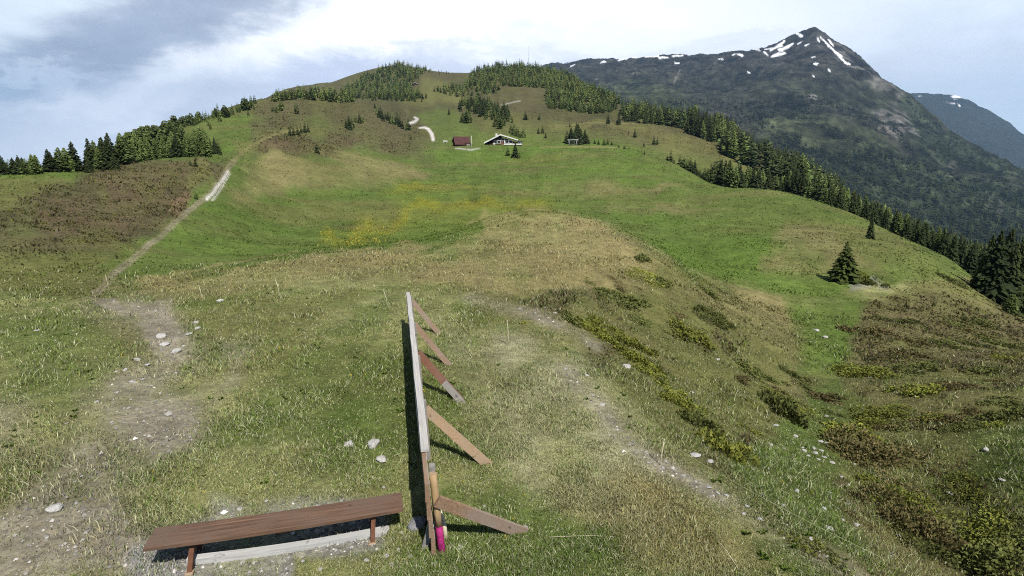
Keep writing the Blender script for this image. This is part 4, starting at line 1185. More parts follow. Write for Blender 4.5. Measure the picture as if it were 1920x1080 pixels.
# shoulder and the slope to the right
scatter([(1165, 205), (1260, 218), (1310, 230), (1300, 242), (1250, 237), (1170, 228)], 110, 20, 30, 'shoulder_front', ('spruce', 'larch', 'spruce'), mind=3)
scatter([(1290, 222), (1380, 262), (1365, 282), (1320, 262), (1290, 245)], 45, 30, 44, 'shoulder_tall', ('spruce', 'larch'), mind=6)
for p in [(1356, 282, 34), (1362, 278, 42), (1316, 258, 44), (1308, 256, 40), (1300, 254, 38), (1288, 250, 30), (1140, 232, 20), (1160, 234, 24)]: add_tree(*p, 'spruce', 'shoulder_tall')
SKY1 = [(1020, 168), (1150, 182), (1250, 192), (1347, 203), (1397, 227), (1447, 253), (1500, 282), (1540, 305), (1600, 342)]
SKY2 = [(1500, 320), (1540, 328), (1600, 352), (1650, 372), (1700, 392), (1760, 415), (1800, 428), (1850, 446), (1900, 464), (1920, 470), (2010, 505)]
OPEN = [[(1225, 258), (1325, 246), (1345, 290), (1440, 328), (1445, 350), (1330, 345), (1235, 292)]]
rscatter(1350, 1580, [(1350, 285), (1450, 225), (1580, 205)], [(1350, 420), (1450, 380), (1580, 330)], 420, 9, 14, 'slope_wood', ('spruce',) * 6 + ('larch',), OPEN, 1.2, SKY1)
rscatter(1180, 1400, [(1180, 400), (1400, 320)], [(1180, 560), (1400, 480)], 380, 9, 14, 'slope_wood', ('spruce',) * 4 + ('larch',), OPEN, 1.2, SKY1)
for i in range(130):     # the row at the foot of the meadow crest
    f = i / 129; px = 1232 + 330 * f + random.uniform(-5, 5)
    top = np.interp(px, [1232, 1250, 1290, 1330, 1350, 1370, 1400, 1450, 1500, 1560], [290, 282, 296, 312, 288, 296, 312, 322, 320, 326]) + random.uniform(-6, 18)
    add_tree(px, top, 0, random.choice(('spruce', 'spruce', 'spruce', 'larch')), 'crest_row', ws=1.2, r=float(np.interp(px, [1230, 1330, 1450, 1560], [204, 186, 172, 150])) + random.uniform(-6, 12))
rscatter(1535, 2010, [(1535, 140), (1600, 120), (1700, 102), (1800, 90), (1860, 80), (1920, 70), (2010, 62)], [(1535, 215), (1700, 185), (1920, 150), (2010, 140)], 640, 8, 12.5, 'edge_wood', ('spruce',) * 7 + ('larch',), (), 1.1, SKY2)
for p in [(1846, 552, 92), (1858, 560, 104), (1872, 566, 112), (1884, 576, 100), (1898, 584, 112), (1912, 590, 116), (1926, 598, 112), (1940, 604, 118), (1865, 556, 108), (1905, 578, 116), (1890, 566, 112), (1955, 612, 116), (1925, 584, 120)]: add_tree(*p, 'spruce', 'edge_front', ws=1.1)
add_tree(1834, 545, 48, 'larch', 'edge_birch', ws=1.7); add_tree(1893, 588, 30, 'round', 'edge_birch2', ws=1.0)
rscatter(1560, 2000, [(1560, 330), (2000, 200)], [(1560, 520), (2000, 420)], 160, 11, 16, 'lower_wood', ('spruce', 'larch', 'spruce'))
# single trees on the right
add_tree(1630, 448, 47, 'spruce', 'lone_spruce', ws=.8); add_tree(1750, 574, 10, 'spruce', 'tiny_spruce', ws=1.5); add_tree(1660, 492, 8, 'spruce', 'tiny_spruce2')

# the biggest in the picture stand as trees of their own; the rest is the wood on the hills
LAB = dict(left_edge='dark spruce at the far left edge of the slope', left_small='conifer of the small clump beside the tall left group', left_tall='conifer of the tall dark group standing highest on the left slope',
           left_row='green larch wood tree in the long row on the left slope', left_row_end='dark pointed spruce ending the row beside the track', slope_small='small conifer on the brown heath below the left row', track_bush='low green conifer bush right at the track',
           left_skyline='rounded dark tree on the skyline behind the left row', left_ridge='rounded tree on the left ridge above the heath', ridge_wood='slim larch of the wood crowning the left ridge', ridge_pair='bushy larch of the little group below the ridge wood', ridge_single='single bushy larch below the ridge wood',
           heath_clump='small dark spruce of the clump on the brown heath', heath_pair='bushy conifer of the group above the brown knoll', row_down='conifer of the row running down towards the gravel road', knoll_single='bushy conifer standing by itself on the brown knoll crest',
           hill_wood='tiny larch in the woods on the far hilltops', shoulder_wood='larch of the wood on the right hill shoulder', mid_clump='conifer of the dark clump above the huts', chalet_trees='larch among those right behind the chalet', chalet_front='dark conifer standing in front of the chalet',
           slope_single='single pointed spruce on the slope above the chalet', slope_single2='small spruce right of the pointed one above the chalet', slope_trio='spruce of the trio between the chalet and the swing', slope_duo='tiny spruce of the pair above the swing clump', swing_clump='dark spruce of the clump behind the swing frame',
           terrace_bushes='low dark conifer bush along the back of the terrace', brown_slope='small conifer scattered over the brown slope right of the terrace', shoulder_front='spruce on the front edge of the shoulder wood', shoulder_tall='tall conifer of the grove casting shade on the right slope', slope_wood='conifer of the dense wood falling away down the right slope',
           crest_row='dark conifer of the row just behind the meadow crest', edge_wood='tall dark spruce of the forest edge at the right', edge_front='tall near black spruce of the solid clump at the far right edge', edge_birch='pale green bushy tree at the forest edge on the right', edge_birch2='small pale green tree in front of the dark forest edge', lower_wood='conifer of the lower wood beyond the meadow edge',
           lone_spruce='lone dark pointed spruce on the right meadow edge', tiny_spruce='tiny bushy spruce on the heath of the right slope', tiny_spruce2='tiny spruce between the lone spruce and the bushy one')
ORD = ['first', 'second', 'third', 'fourth', 'fifth', 'sixth', 'seventh', 'eighth', 'ninth', 'tenth', 'eleventh', 'twelfth']
MASS = ('edge_wood', 'slope_wood', 'lower_wood', 'shoulder_wood', 'shoulder_front', 'crest_row')
front = {}
score = [0.0] * len(TREES)
for i in sorted(range(len(TREES)), key=lambda i: math.hypot(TREES[i][0], TREES[i][1])):
    T_ = TREES[i]
    if T_[6] in MASS:          # of a wood only the front trees show; the rest is hidden behind them
        bn = int(math.degrees(math.atan2(T_[0], T_[1])) / .42); k_ = front.get(bn, 0); front[bn] = k_ + 1
        score[i] = T_[4] * (1.0, .6, .3)[k_] if k_ < 3 else T_[4] * .04
    elif T_[6] in ('hill_wood', 'ridge_wood'): score[i] = T_[4] * .02
    else: score[i] = T_[4] * 5
cnt = dict(spruce=0, larch=0, round=0); big = []; small = []
for i in sorted(range(len(TREES)), key=lambda i: -score[i]):
    kd = TREES[i][5]
    if score[i] > 2.2 and cnt[kd] < 290: big.append(i); cnt[kd] += 1
    else: small.append(i)
from collections import defaultdict
byc = defaultdict(list)
for i in big: byc[TREES[i][6]].append(i)
for cl, ids in byc.items():
    ids.sort(key=lambda i: math.atan2(TREES[i][0], TREES[i][1]))
    for j, i in enumerate(ids):
        x, y, z, hm, app, kd, _, ws = TREES[i]
        lb = LAB[cl]
        if 1 < len(ids) <= 12: lb = ORD[j] + ' from the left: ' + lb
        nm = {'spruce': 'spruce_tree', 'larch': 'larch_tree', 'round': 'broad_tree'}[kd]
        v = random.randrange(4); s_ = (hm * ws, hm * ws, hm); rz = random.uniform(0, 6.28)
        grp = LAB[cl].replace('conifer of', 'conifers of') if len(ids) > 1 else None
        if app > 24:
            o = obj(nm, None, None, (x, y, z - .03 * hm), (random.uniform(-.03, .03), random.uniform(-.03, .03), rz), s_)
            obj('crown', HIM[kd][v], o); obj('trunk', TRM[kd], o)
        else:
            o = obj(nm, MIM[kd][v], None, (x, y, z - .03 * hm), (0, 0, rz), (s_[0] * 1.15, s_[1] * 1.15, s_[2]))
        tag(o, lb, 'tree', grp and 'trees: ' + grp[:60])


def merge(lst, protos, name, mat, dark=1.0):
    Vs = []; Fs = []; Cs = []; off = 0
    for (x, y, z, hm, app, kd, _, ws) in lst:
        V, Fc, Cc = protos[kd][random.randrange(len(protos[kd]))]
        a = random.uniform(0, 6.28); c_, s_ = math.cos(a), math.sin(a)
        Q = np.c_[(V[:, 0] * c_ - V[:, 1] * s_) * hm * ws + x, (V[:, 0] * s_ + V[:, 1] * c_) * hm * ws + y, V[:, 2] * hm + z - .03 * hm]
        Vs.append(Q); Fs.append(Fc + off); off += len(V)
        Cs.append(Cc * dark * random.uniform(.75, 1.3) * np.array((random.uniform(.9, 1.25), 1, random.uniform(.8, 1.1))))
    me = np_mesh(name, np.concatenate(Vs), np.concatenate(Fs), MATS[mat], np.concatenate(Cs), False)
    return tag(obj(name, me), kind='stuff')


merge([(*TREES[i][:7], TREES[i][7] * 1.25) for i in small], ML, 'hill_forest', 'forest_needles')

# mountain forest
MTREES = []
def mscatter(P, n, h0, h1, kinds=('spruce',), keep=None):
    xs = [p[0] for p in P]; yy = [p[1] for p in P]
    k = 0
    PX = np.random.default_rng(len(MTREES) + 5)
    while k < n:
        px = random.uniform(min(xs), max(xs)); py = random.uniform(min(yy), max(yy))
        k += 1
        if not inpoly(px, py, P): continue
        a, T = azT(px, py)
        i = int(np.clip(np.interp(a, MT.AZ, np.arange(len(MT.AZ))), 0, len(MT.AZ) - 1))
        ok = MT.E[i] >= T
        if not ok.any(): continue
        r = float(MT.RR[int(np.argmax(ok))])
        x, y = r * math.sin(a), r * math.cos(a)
        if keep and fbm(np.array([x / 140]), np.array([y / 140]), 3, 140)[0] < keep: continue
        z = float(MT.at(np.array([float(a)]), np.array([r]))[0])
        hm = random.uniform(h0, h1)
        MTREES.append((x, y, z, hm, 1, random.choice(kinds), '', 1.5))
mscatter([(1280, 245), (1500, 312), (1610, 292), (1720, 298), (1800, 330), (1930, 380), (1930, 560), (1700, 480), (1500, 400), (1380, 320)], 6500, 13, 22, ('spruce', 'spruce', 'larch'))
mscatter([(1690, 175), (1740, 205), (1800, 262), (1930, 325), (1930, 400), (1800, 335), (1740, 290)], 1500, 10, 17)
mscatter([(1180, 190), (1420, 190), (1560, 165), (1680, 230), (1720, 300), (1610, 295), (1500, 315), (1280, 250)], 4200, 10, 17, ('spruce',), .47)
mscatter([(1420, 200), (1640, 260), (1700, 300), (1500, 312), (1380, 280)], 1300, 10, 17, ('spruce', 'spruce'), .40)
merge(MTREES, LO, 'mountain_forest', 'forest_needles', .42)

# ------------------------------------------------------------------ shrubs
def shrub_mesh(seed, c0, c1, n=520, spiky=.5, dome=.45, fine=.75):
    g = np.random.default_rng(seed); V = []; Fc = []; Cc = []
    c0 = np.array(c0); c1 = np.array(c1)
    lob = [(g.normal(0, .22), g.normal(0, .22), g.uniform(.10, .28)) for _ in range(11)]
    for k in range(n):
        lx, ly, lr = lob[g.integers(11)]
        a = g.random() * 6.283; q = math.sqrt(g.random())
        x = lx + lr * q * math.cos(a); y = ly + lr * q * math.sin(a)
        h = dome * (1 - q * q * .8) * (lr / .33) * g.uniform(.45, 1.05)
        dx, dy = math.cos(a) * q * .8 + g.normal(0, .4), math.sin(a) * q * .8 + g.normal(0, .4)
        L = g.uniform(.07, .14) * fine; d_ = np.array((dx, dy, spiky + g.random() * .6)); d_ /= np.linalg.norm(d_)
        sd = np.cross(d_, (g.normal(), g.normal(), g.normal())); sd /= np.linalg.norm(sd) + 1e-6
        p = np.array((x, y, h * .85)); i = len(V)
        V += [p - sd * .022 * fine, p + sd * .022 * fine, p + d_ * L * .6 + sd * .03 * fine, p + d_ * L, p + d_ * L * .55 - sd * .03 * fine]
        Fc += [(i, i + 1, i + 2), (i, i + 2, i + 4), (i + 4, i + 2, i + 3)]
        Cc += [(c0 + (c1 - c0) * g.random()) * g.uniform(.8, 1.2)] * 5
    return np_mesh('shrub', np.array(V), np.array(Fc), MATS['shrub_leaves'], np.array(Cc), False)
SHR = dict(j=[shrub_mesh(500 + i, (.090, .110, .022), (.215, .218, .040), 1300) for i in range(3)] + [shrub_mesh(600 + i, (.085, .108, .022), (.195, .20, .040), 5200, fine=.36) for i in range(2)],      # juniper
           d=[shrub_mesh(520 + i, (.062, .078, .024), (.140, .150, .042), 1200) for i in range(3)] + [shrub_mesh(620 + i, (.062, .078, .024), (.140, .150, .042), 5200, fine=.36) for i in range(2)],      # dark
           r=[shrub_mesh(540 + i, (.072, .076, .026), (.165, .122, .058), 1200) for i in range(3)] + [shrub_mesh(640 + i, (.072, .078, .026), (.158, .122, .056), 5200, fine=.36) for i in range(2)])      # alpenrose, reddish
KN = dict(j='juniper_shrub', d='dwarf_shrub', r='alpenrose_shrub')
def shrub(px, py, w_, h_, k, label, group=None, depth=.8):
    hh = hit(px, py + h_ * .25)
    if hh is None: return
    x, y, z, r = hh; sl = math.hypot(r, ZC - z); U = sl / F
    o = obj(KN[k], SHR[k][random.randrange(3) + 0 if w_ < 95 else 3 + random.randrange(2)], None, (x, y, z - .04), (0, 0, 0), (w_ * U * 1.05, w_ * U * depth, h_ * U * 1.0))
    e = .5 * w_ * U       # bed the shrub to the slope
    sx_ = (float(gz_xy(x + e, y)) - float(gz_xy(x - e, y))) / (2 * e); sy_ = (float(gz_xy(x, y + e)) - float(gz_xy(x, y - e))) / (2 * e)
    o.rotation_euler = Vector((-sx_, -sy_, 1)).to_track_quat('Z', 'Y').to_euler()
    tag(o, label, 'shrub', group)
SL = [(1352, 822, 94, 92, 'j', 'bright yellow green juniper at the lower end of the juniper strip'), (1300, 772, 94, 78, 'd', 'dark juniper joining the bright one at the strip end'),
      (1296, 620, 88, 38, 'j', 'low yellowish juniper cushion in the dry grass of the slope'), (1345, 592, 96, 46, 'd', 'olive cushion shrub above the low yellowish juniper'), (1470, 752, 88, 84, 'd', 'dark ragged shrub in the middle of the slope'),
      (1622, 828, 134, 100, 'r', 'large reddish brown shrub beside the stony gully'), (1590, 800, 90, 46, 'j', 'yellow green top of growth behind the large reddish shrub'), (1720, 975, 136, 124, 'r', 'big brown and green shrub low on the right'), (1690, 930, 110, 70, 'j', 'green shrub just above the big brown one'), (1760, 1025, 110, 70, 'd', 'dark shrub under the big brown one'),
      (1727, 726, 68, 38, 'j', 'small flat juniper cushion alone on the right slope'), (1885, 770, 70, 44, 'd', 'dark rounded shrub near the right edge'), (1622, 612, 56, 38, 'r', 'reddish shrub where the gully meets the heath'), (1870, 1030, 190, 100, 'd', 'large dark olive shrub in the lower right corner'), (1868, 975, 150, 60, 'j', 'yellowish shrub above the large dark corner one'),
      (1410, 690, 76, 30, 'd', 'flat dark shrub left of the stepped gully'), (1206, 480, 44, 26, 'd', 'small dark shrub at the tan knoll edge'), (1665, 895, 90, 28, 'r', 'low brown shrub right of the stones'), (1620, 690, 104, 44, 'j', 'olive juniper mat right of the bright gully'), (1712, 684, 80, 26, 'd', 'dark mat beside the olive juniper mat'),
      (1660, 770, 114, 46, 'j', 'long yellow green juniper above the reddish shrub'), (1740, 782, 70, 26, 'r', 'brown heath cushion right of the long juniper'), (1800, 720, 70, 28, 'r', 'brownish cushion right of the small flat juniper'), (1560, 740, 80, 26, 'r', 'brown low shrub left of the long juniper'), (1820, 905, 110, 34, 'j', 'pale juniper strip on the far right slope'),
      (1602, 510, 50, 40, 'j', 'bushy juniper leaning on the right of the wide spruce'), (1625, 525, 40, 26, 'd', 'low dark bush right of the wide spruce'), (1330, 545, 60, 20, 'd', 'flat dark shrub on the dry bank'), (1240, 520, 56, 26, 'd', 'dark shrub below the tan knoll edge'), (1180, 556, 80, 36, 'd', 'dark ragged bush on the slope under the knoll'), (1130, 540, 60, 26, 'd', 'dark bush left of the ragged one under the knoll'),
      (985, 602, 26, 16, 'j', 'little yellow green tuft shrub at the rim path'), (1405, 800, 40, 26, 'j', 'small juniper right of the strip end'), (1500, 1010, 70, 34, 'j', 'yellow green mat beside the wire'), (1560, 1040, 90, 34, 'd', 'dark mat right of the wire'), (1600, 960, 60, 24, 'r', 'brown tuft amid the stones'),
      (1850, 690, 60, 22, 'd', 'flat dark shrub under the forest edge'), (1770, 640, 60, 18, 'd', 'thin dark shrub line on the upper right heath'), (1690, 600, 60, 18, 'd', 'thin dark shrub on the heath above the gully'), (1830, 600, 70, 18, 'd', 'dark low shrub right below the forest'), (1780, 520, 60, 14, 'd', 'dark shrub on the crest near the forest')]
for s_ in SL: shrub(*s_)
strip = [(1075, 592), (1100, 602), (1125, 615), (1140, 630), (1162, 640), (1180, 655), (1200, 668), (1215, 690), (1235, 702), (1250, 722), (1262, 744), (1280, 745), (1320, 800), (1190, 640), (1160, 620), (1120, 596)]
for i, p in enumerate(strip): shrub(p[0], p[1], random.uniform(56, 84), random.uniform(34, 46), 'j' if i % 4 else 'd', 'yellow green juniper of the strip lining the rim', 'junipers of the rim strip')
for i in range(60):
    P = random.choice(([(1610, 570), (1760, 560), (1920, 660), (1920, 760), (1700, 690)], [(1390, 640), (1480, 680), (1560, 770), (1480, 800), (1380, 740)], [(1640, 700), (1900, 700), (1900, 860), (1700, 900)], [(1080, 520), (1240, 500), (1330, 620), (1230, 640)]))
    while True:
        q = (random.uniform(1080, 1920), random.uniform(500, 900))
        if inpoly(q[0], q[1], P): break
    shrub(q[0], q[1], random.uniform(26, 74), random.uniform(10, 22) * (.7 + (q[1] - 500) / 600), random.choice('jddrr'), 'low cushion shrub scattered over the heath of the right slope', 'cushion shrubs of the right heath')
# the wide spruce of the right slope
h = hit(1580, 527); x, y, z, r = h; hm = 66 * r / F
o = obj('spruce_tree', None, None, (x, y, z - .1), (0, 0, 1), (hm * 2.1, hm * 2.1, hm * 1.05))
wide = np_mesh('crown', *crown_mesh('spruce', 777, 30, 16, 3)[:2], MATS['needles'], crown_mesh('spruce', 777, 30, 16, 3)[2] * np.array((2.1, 1.95, 1.3)), False)
obj('crown', wide, o); obj('trunk', TRM['spruce'], o)
tag(o, 'wide bushy spruce on the rocky bank of the right slope', 'tree')

# heath and dwarf shrubs nobody could count
def cover_at(az, r): return gsample(cover, az, r)
def fan(n, rmin, rmax, azlim, mask, hgt, wdt, cols, jit, name, mat, lean_=.6, per=1, pw=1.0):
    """n little upright wisps; as many per step of distance as the eye sees"""
    g = rng
    az = g.uniform(-azlim, azlim, n)
    uu = g.random(n)
    if pw == 1: r = np.exp(np.log(rmin) + uu * (np.log(rmax) - np.log(rmin)))
    else:
        r = 1 / (1 / rmin + uu * (1 / rmax - 1 / rmin))
    x = r * np.sin(az); y = r * np.cos(az); z = gsample(gz, az, r)
    px, py = proj(x, y, z)
    base = cover_at(az, r)
    keep = mask(px, py, x, y, r, base) > g.random(n)
    x, y, z, r, base, az = x[keep], y[keep], z[keep], r[keep], base[keep], az[keep]
    n = len(x)
    H_ = hgt(r) * g.uniform(.5, 1.25, n) * (.55 + 1.5 * smooth(.35, .75, fbm(x / .9, y / .9, 3, 240))); W_ = wdt(r) * g.uniform(.6, 1.3, n)
    a = g.uniform(0, 6.283, n); la = g.uniform(0, 6.283, n); ln = np.abs(g.normal(0, lean_, n)) * H_
    sx_, sy_ = np.cos(a) * W_, np.sin(a) * W_
    lx, ly = np.cos(la) * ln, np.sin(la) * ln
    P0 = np.c_[x - sx_, y - sy_, z - .01]; P1 = np.c_[x + sx_, y + sy_, z - .01]
    P2 = np.c_[x + lx * .4 + sx_ * .7, y + ly * .4 + sy_ * .7, z + H_ * .6]; P3 = np.c_[x + lx * .4 - sx_ * .7, y + ly * .4 - sy_ * .7, z + H_ * .6]
    P4 = np.c_[x + lx, y + ly, z + H_ * .95]
    V = np.stack([P0, P1, P2, P3, P4], 1).reshape(-1, 3)
    i = np.arange(n) * 5
    Fc = np.concatenate([np.c_[i, i + 1, i + 2], np.c_[i, i + 2, i + 3], np.c_[i + 3, i + 2, i + 4]])
    c_ = cols(base, n, x, y) * g.uniform(1 - jit, 1 + jit, (n, 1))
    me = np_mesh(name, V, Fc, MATS[mat], np.repeat(np.clip(c_, .003, .9), 5, 0), False)
    return tag(obj(name, me), kind='stuff')


def grass_cols(base, n, x, y):
    k = rng.random((n, 1))
    pal = base * 1.45
    straw = np.array((.36, .33, .18)); grn = np.array((.12, .195, .03)); pale_ = np.array((.40, .41, .25))
    dryness = np.clip((base[:, :1] - base[:, 1:2] + .02) * 14, 0, 1)
    c_ = np.where(k < .50, pal, np.where(k < .60 + .16 * dryness, straw * (.5 + .5 * dryness) + pal * .5 * (1 - dryness), np.where(k < .80, pale_, grn * (1 - .8 * dryness) + pal * .8 * dryness)))
    return c_
def not_bare(px, py, x, y, r, base):
    bare = (base[:, 2] > base[:, 1] * .62) & (base[:, 1] > .1)
    return (1 - .8 * smooth(.5, .72, base[:, 2] / (base[:, 1] + 1e-4)) * (base[:, 1] > .09)) * np.clip(.5 + 3.2 * (fbm(x / .4, y / .4, 3, 230) - .38), .25, 1)
fan(850000, 3.6, 32, R(47), not_bare, lambda r: .026 + .0016 * r, lambda r: .0021 + .00042 * r, grass_cols, .45, 'grass', 'grass_blades', .9, pw=2)
def tuft_mask(px, py, x, y, r, base): return np.clip(.35 + 2.2 * (fbm(x / 3, y / 3, 3, 160) - .42), .08, 1)
fan(230000, 22, 320, R(47), tuft_mask, lambda r: .04 + .0005 * np.minimum(r, 200), lambda r: .02 + .0007 * r, lambda b_, n, x, y: b_ * 1.25 + np.where(rng.random((n, 1)) < .16, np.array((.05, .05, .02)), 0), .18, 'meadow_grass', 'grass_blades', .8)
def heath_mask(px, py, x, y, r, base):
    red = (base[:, 0] > base[:, 1] * .98) & (base[:, 1] < .105)
    return np.where(red & (r > 8), 1.0, 0) * smooth(8, 16, r) * np.clip(.5 + 3 * (fbm(x / 2.5, y / 2.5, 3, 170) - .45), 0, 1)
def heath_cols(base, n, x, y):
    k = rng.random((n, 1)); f = fbm(x / 4, y / 4, 3, 180)[:, None]
    return np.where(k < .45, np.array((.058, .062, .024)), np.where(k < .62 + .2 * (f - .5), np.array((.105, .108, .022)), np.where(k < .85, np.array((.085, .058, .034)), np.array((.17, .14, .085)))))
fan(300000, 8, 420, R(47), heath_mask, lambda r: .05 + .0013 * np.minimum(r, 160), lambda r: .012 + .0009 * np.minimum(r, 250), heath_cols, .3, 'heath_undergrowth', 'grass_blades', 1.0)
# broad leaved weeds: bright rosettes in the turf
def weeds(n):
    g = rng; Vs = []; Fs = []; Cs = []
    az = g.uniform(-R(46), R(46), n); r = 1 / (1 / 3.8 + g.random(n) * (1 / 26 - 1 / 3.8))
    for a_, r_ in zip(az, r):
        x, y = r_ * math.sin(a_), r_ * math.cos(a_); b_ = cover_at(np.array([a_]), np.array([r_]))[0]
        if b_[2] > b_[1] * .6 or fbm(np.array([x / 1.7]), np.array([y / 1.7]), 3, 210)[0] < .45: continue
        z = float(gsample(gz, np.array([a_]), np.array([r_]))[0]); sz = g.uniform(.03, .065)
        c_ = np.array((.11, .16, .03)) * g.uniform(.7, 1.4)
        for k in range(int(g.integers(6, 14))):
            an = g.uniform(0, 6.283); L = sz * g.uniform(.6, 1.2); up = g.uniform(.3, 1.0) * L; w_ = L * g.uniform(.10, .2)
            d = np.array((math.cos(an), math.sin(an), 0)); q = np.array((-d[1], d[0], 0)) * w_; p = np.array((x, y, z))
            i = len(Vs); Vs += [p, p + d * L * .5 + q + (0, 0, up), p + d * L + (0, 0, up * .7), p + d * L * .5 - q + (0, 0, up)]
            Fs += [(i, i + 1, i + 2), (i, i + 2, i + 3)]; Cs += [c_ * g.uniform(.8, 1.2)] * 4
    tag(obj('weed_leaves', np_mesh('weed_leaves', np.array(Vs), np.array(Fs), MATS['grass_blades'], np.array(Cs), False)), kind='stuff')
weeds(1500)
# buttercups
def fl_mask(px, py, x, y, r, base): return gsample(FLW, np.arctan2(x, y), r) ** 1.3 * (r > 35)
fan(110000, 40, 220, R(35), fl_mask, lambda r: .10 + 0 * r, lambda r: .02 + .0004 * r, lambda b_, n, x, y: np.tile((.36, .33, .05), (n, 1)), .2, 'buttercup_flowers', 'grass_blades', .5)
def da_mask(px, py, x, y, r, base): return np.where(base[:, 1] > base[:, 0] * 1.05, .5, .12) * np.clip(4 * (fbm(x / 2, y / 2, 3, 190) - .45), 0, 1)
fan(1500, 4, 30, R(47), da_mask, lambda r: .03 + 0 * r, lambda r: .009 + .0005 * r, lambda b_, n, x, y: np.tile((.65, .50, .02), (n, 1)), .2, 'dandelion_flowers', 'grass_blades', .4)
# gravel: loose little stones on the bare places
g = rng; n = 60000
az = g.uniform(-R(46), R(46), n); r = 1 / (1 / 3.8 + g.random(n) * (1 / 24 - 1 / 3.8))
base = cover_at(az, r); k = (base[:, 2] > base[:, 1] * .62) & (base[:, 1] > .09)
k &= g.random(n) < np.where(base[:, 2] > base[:, 1] * .82, 1, .3)
az, r = az[k], r[k]; n = len(az)
x, y = r * np.sin(az), r * np.cos(az); z = gsample(gz, az, r)
s_ = (.006 + .0012 * r) * np.exp(g.normal(0, .45, n)); a = g.uniform(0, 6.28, n)
oct_ = np.array([(1, 0, 0), (-.2, .9, .1), (-.9, -.1, 0), (.1, -.8, -.1), (.1, .05, .7), (0, 0, -.5)])
Q = np.einsum('ij,n->nij', oct_, s_) * g.uniform(.7, 1.3, (n, 6, 1))
Qx = Q[..., 0] * np.cos(a)[:, None] - Q[..., 1] * np.sin(a)[:, None]; Qy = Q[..., 0] * np.sin(a)[:, None] + Q[..., 1] * np.cos(a)[:, None]
V = np.stack([Qx + x[:, None], Qy + y[:, None], Q[..., 2] + z[:, None] + .004], -1).reshape(-1, 3)
tri = np.array([(0, 1, 4), (1, 2, 4), (2, 3, 4), (3, 0, 4)])
Fc = (np.arange(n)[:, None, None] * 6 + tri[None]).reshape(-1, 3)
cg = np.array((.20, .19, .175)) * np.exp(g.normal(0, .45, (n, 1)))
tag(obj('gravel', np_mesh('gravel', V, Fc, MATS['forest_needles'], np.repeat(np.clip(cg, .03, .75), 6, 0), False)), kind='stuff')

# ------------------------------------------------------------------ light
sun = bpy.data.lights.new('sun', 'SUN'); sun.energy = 4.4; sun.angle = R(.53); sun.color = (1, .955, .88)
so = bpy.data.objects.new('sun', sun); COL.objects.link(so)
so.rotation_euler = Vector((-.27, .60, -.86)).to_track_quat('-Z', 'Y').to_euler()
#@@WORLD
w = bpy.data.worlds.new('World'); S.world = w; w.use_nodes = True
t = w.node_tree
bg = t.nodes['Background']
D = N(t, 'ShaderNodeTexCoord').outputs['Generated']
sx = N(t, 'ShaderNodeSeparateXYZ'); t.links.new(D, sx.inputs[0])
X_, Y_, Z_ = sx.outputs
ys = mathn(t, 'MAXIMUM', Y_, .08)
u = mathn(t, 'DIVIDE', X_, ys); v = mathn(t, 'DIVIDE', Z_, ys)
# noise on a stretched dome so clouds lie flat towards the horizon
mp = N(t, 'ShaderNodeMapping'); t.links.new(D, mp.inputs[0]); mp.inputs['Scale'].default_value = (1, 1, 1.9)
nA = noise(t, mp.outputs[0], 3.2, 6, .58, .3)
nB = noise(t, mp.outputs[0], 8.0, 8, .66, .3)
mp2 = N(t, 'ShaderNodeMapping'); t.links.new(D, mp2.inputs[0]); mp2.inputs['Scale'].default_value = (1, 1, 3.6); mp2.inputs['Location'].default_value = (3, 1, 7)
nC = noise(t, mp2.outputs[0], 5.0, 6, .6, .8)
a = mathn(t, 'SUBTRACT', nA, .5); bb = mathn(t, 'SUBTRACT', nB, .5); c3 = mathn(t, 'SUBTRACT', nC, .5)
wu = mathn(t, 'ADD', u, mathn(t, 'ADD', mathn(t, 'MULTIPLY', a, .5), mathn(t, 'MULTIPLY', bb, .34)))
wv = mathn(t, 'ADD', v, mathn(t, 'ADD', mathn(t, 'MULTIPLY', c3, .13), mathn(t, 'MULTIPLY', bb, .15)))


def uv(px, py):
    x, y, z = pdir(px, py)
    return float(x / y), float(z / y)


def blob(p0, p1, width, hard=.6):
    """soft bank of cloud lying between two directions of the sky"""
    (a0, b0), (a1, b1) = uv(*p0), uv(*p1)
    cu, cv = (a0 + a1) / 2, (b0 + b1) / 2
    L = math.hypot(a1 - a0, b1 - b0) / 2 + 1e-6; cs, sn_ = (a1 - a0) / 2 / L, (b1 - b0) / 2 / L
    du = mathn(t, 'SUBTRACT', wu, cu); dv = mathn(t, 'SUBTRACT', wv, cv)
    s_ = mathn(t, 'MULTIPLY_ADD', du, cs, mathn(t, 'MULTIPLY', dv, sn_)); q = mathn(t, 'MULTIPLY_ADD', dv, cs, mathn(t, 'MULTIPLY', du, -sn_))
    s_ = mathn(t, 'DIVIDE', s_, L * 1.15); q = mathn(t, 'DIVIDE', q, width / F)
    d = mathn(t, 'SQRT', mathn(t, 'ADD', mathn(t, 'MULTIPLY', s_, s_), mathn(t, 'MULTIPLY', q, q)))
    n = N(t, 'ShaderNodeMapRange', interpolation_type='SMOOTHSTEP'); t.links.new(d, n.inputs[0])
    n.inputs[1].default_value = 1 + hard; n.inputs[2].default_value = max(0, 1 - hard); n.inputs[3].default_value = 0; n.inputs[4].default_value = 1
    return n.outputs[0]


def srgb(r, g, b_):
    return tuple((c / 255 / 12.92 if c <= 10 else ((c / 255 + .055) / 1.055) ** 2.4) for c in (r, g, b_))


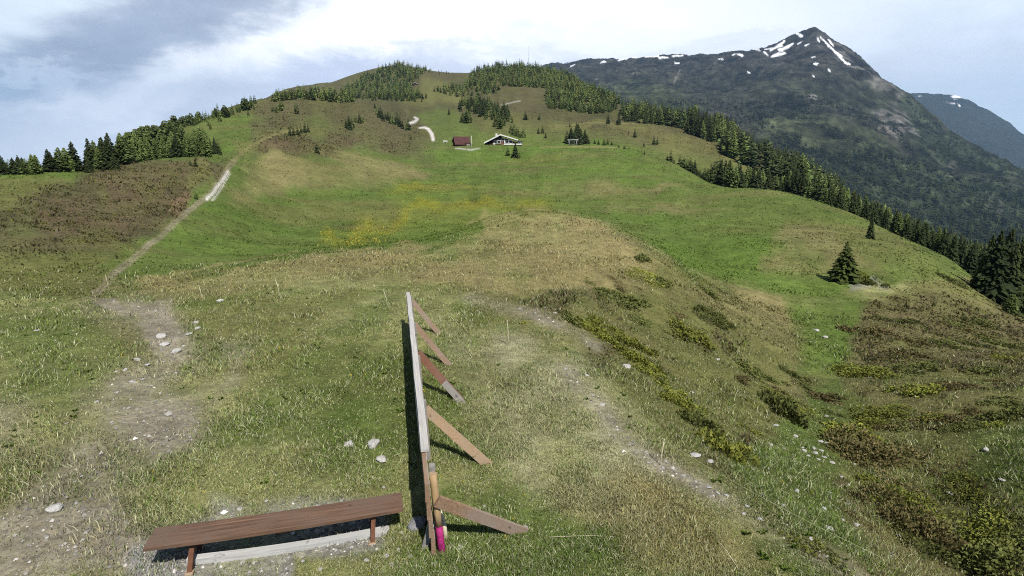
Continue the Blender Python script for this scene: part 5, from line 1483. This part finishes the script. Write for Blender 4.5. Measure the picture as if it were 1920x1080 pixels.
c = srgb(222, 226, 235)
col = mixc(t, mapr(t, u, .15, .85, 0, 1), c, srgb(207, 214, 225))
def bank(p0, p1, wd, rgb, hard=.6, amt=1.0):
    global col
    col = mixc(t, mathn(t, 'MULTIPLY', blob(p0, p1, wd, hard), amt), col, srgb(*rgb))
bank((-200, 40), (260, 20), 150, (203, 213, 221), .7)
bank((-200, 330), (640, 130), 95, (206, 211, 222), .6)          # lavender band
bank((560, 110), (1000, 90), 60, (206, 211, 228), .7)
bank((60, 190), (420, 95), 48, (240, 243, 249), .6)             # bright break under the dark cloud
bank((-100, 330), (240, 225), 34, (226, 232, 241), .8, .8)
bank((420, 60), (1080, 10), 70, (250, 251, 254), .8)            # white centre
bank((520, -40), (1100, -60), 90, (246, 248, 253), .8)
bank((620, 45), (1060, 20), 40, (252, 252, 255), .7)
bank((-60, 170), (160, 110), 40, (152, 162, 179), .7, .9)
bank((120, 120), (420, 10), 66, (142, 150, 166), .6)           # dark cloud
bank((260, 40), (520, -40), 50, (150, 159, 176), .7, .9)
bank((40, 130), (140, 150), 18, (208, 216, 228), .8, .6)
bank((560, 140), (760, 100), 26, (189, 196, 218), .8, .7)
bank((780, 110), (1010, 100), 18, (224, 228, 240), .8, .8)
bank((1300, 78), (1420, 70), 9, (178, 186, 206), .8, .7)
bank((1650, 210), (2000, 240), 30, (206, 224, 232), .8, .7)
bank((1700, 60), (2000, 60), 60, (200, 209, 221), .8, .6)
bank((1000, 70), (1500, 60), 46, (240, 242, 247), .8, .7)
bank((1120, 100), (1420, 86), 9, (226, 230, 240), .7, .6)
bank((130, 262), (330, 205), 13, (232, 236, 244), .8, .8)
bank((600, 96), (720, 84), 10, (226, 229, 240), .7, .8)
sc_ = mathn(t, 'ADD', 1.0, mathn(t, 'ADD', mathn(t, 'MULTIPLY', bb, .36), mathn(t, 'MULTIPLY', c3, .34)))
col = mixc(t, 1, col, sc_, 'MULTIPLY')
# open blue sky overhead and behind
sk = N(t, 'ShaderNodeTexSky', sky_type='NISHITA'); sk.sun_disc = False
sk.sun_elevation = R(52); sk.sun_rotation = R(156); sk.altitude = 2000; sk.air_density = 1.0; sk.dust_density = .6; sk.ozone_density = 1.2
nish = mixc(t, 1, sk.outputs[0], (.042, .042, .042), 'MULTIPLY')
over = mixc(t, mapr(t, nA, .48, .62, 0, .7), nish, srgb(112, 117, 126))
front = mathn(t, 'MULTIPLY', mapr(t, Y_, .05, .35, 0, 1), mapr(t, Z_, .27, .42, 1, 0))
fin = mixc(t, front, over, col)
t.links.new(fin, bg.inputs[0]); bg.inputs[1].default_value = .99
#@@END
S.view_settings.view_transform = 'Standard'
S.view_settings.look = 'None'
S.view_settings.exposure = .82
S.view_settings.gamma = 1
S.cycles.use_denoising = False
S.cycles.max_bounces = 3
S.cycles.diffuse_bounces = 2
S.cycles.volume_bounces = 0
S.cycles.filter_width = 1.05
S.cycles.transparent_max_bounces = 6
S.cycles.caustics_reflective = False
S.cycles.caustics_refractive = False
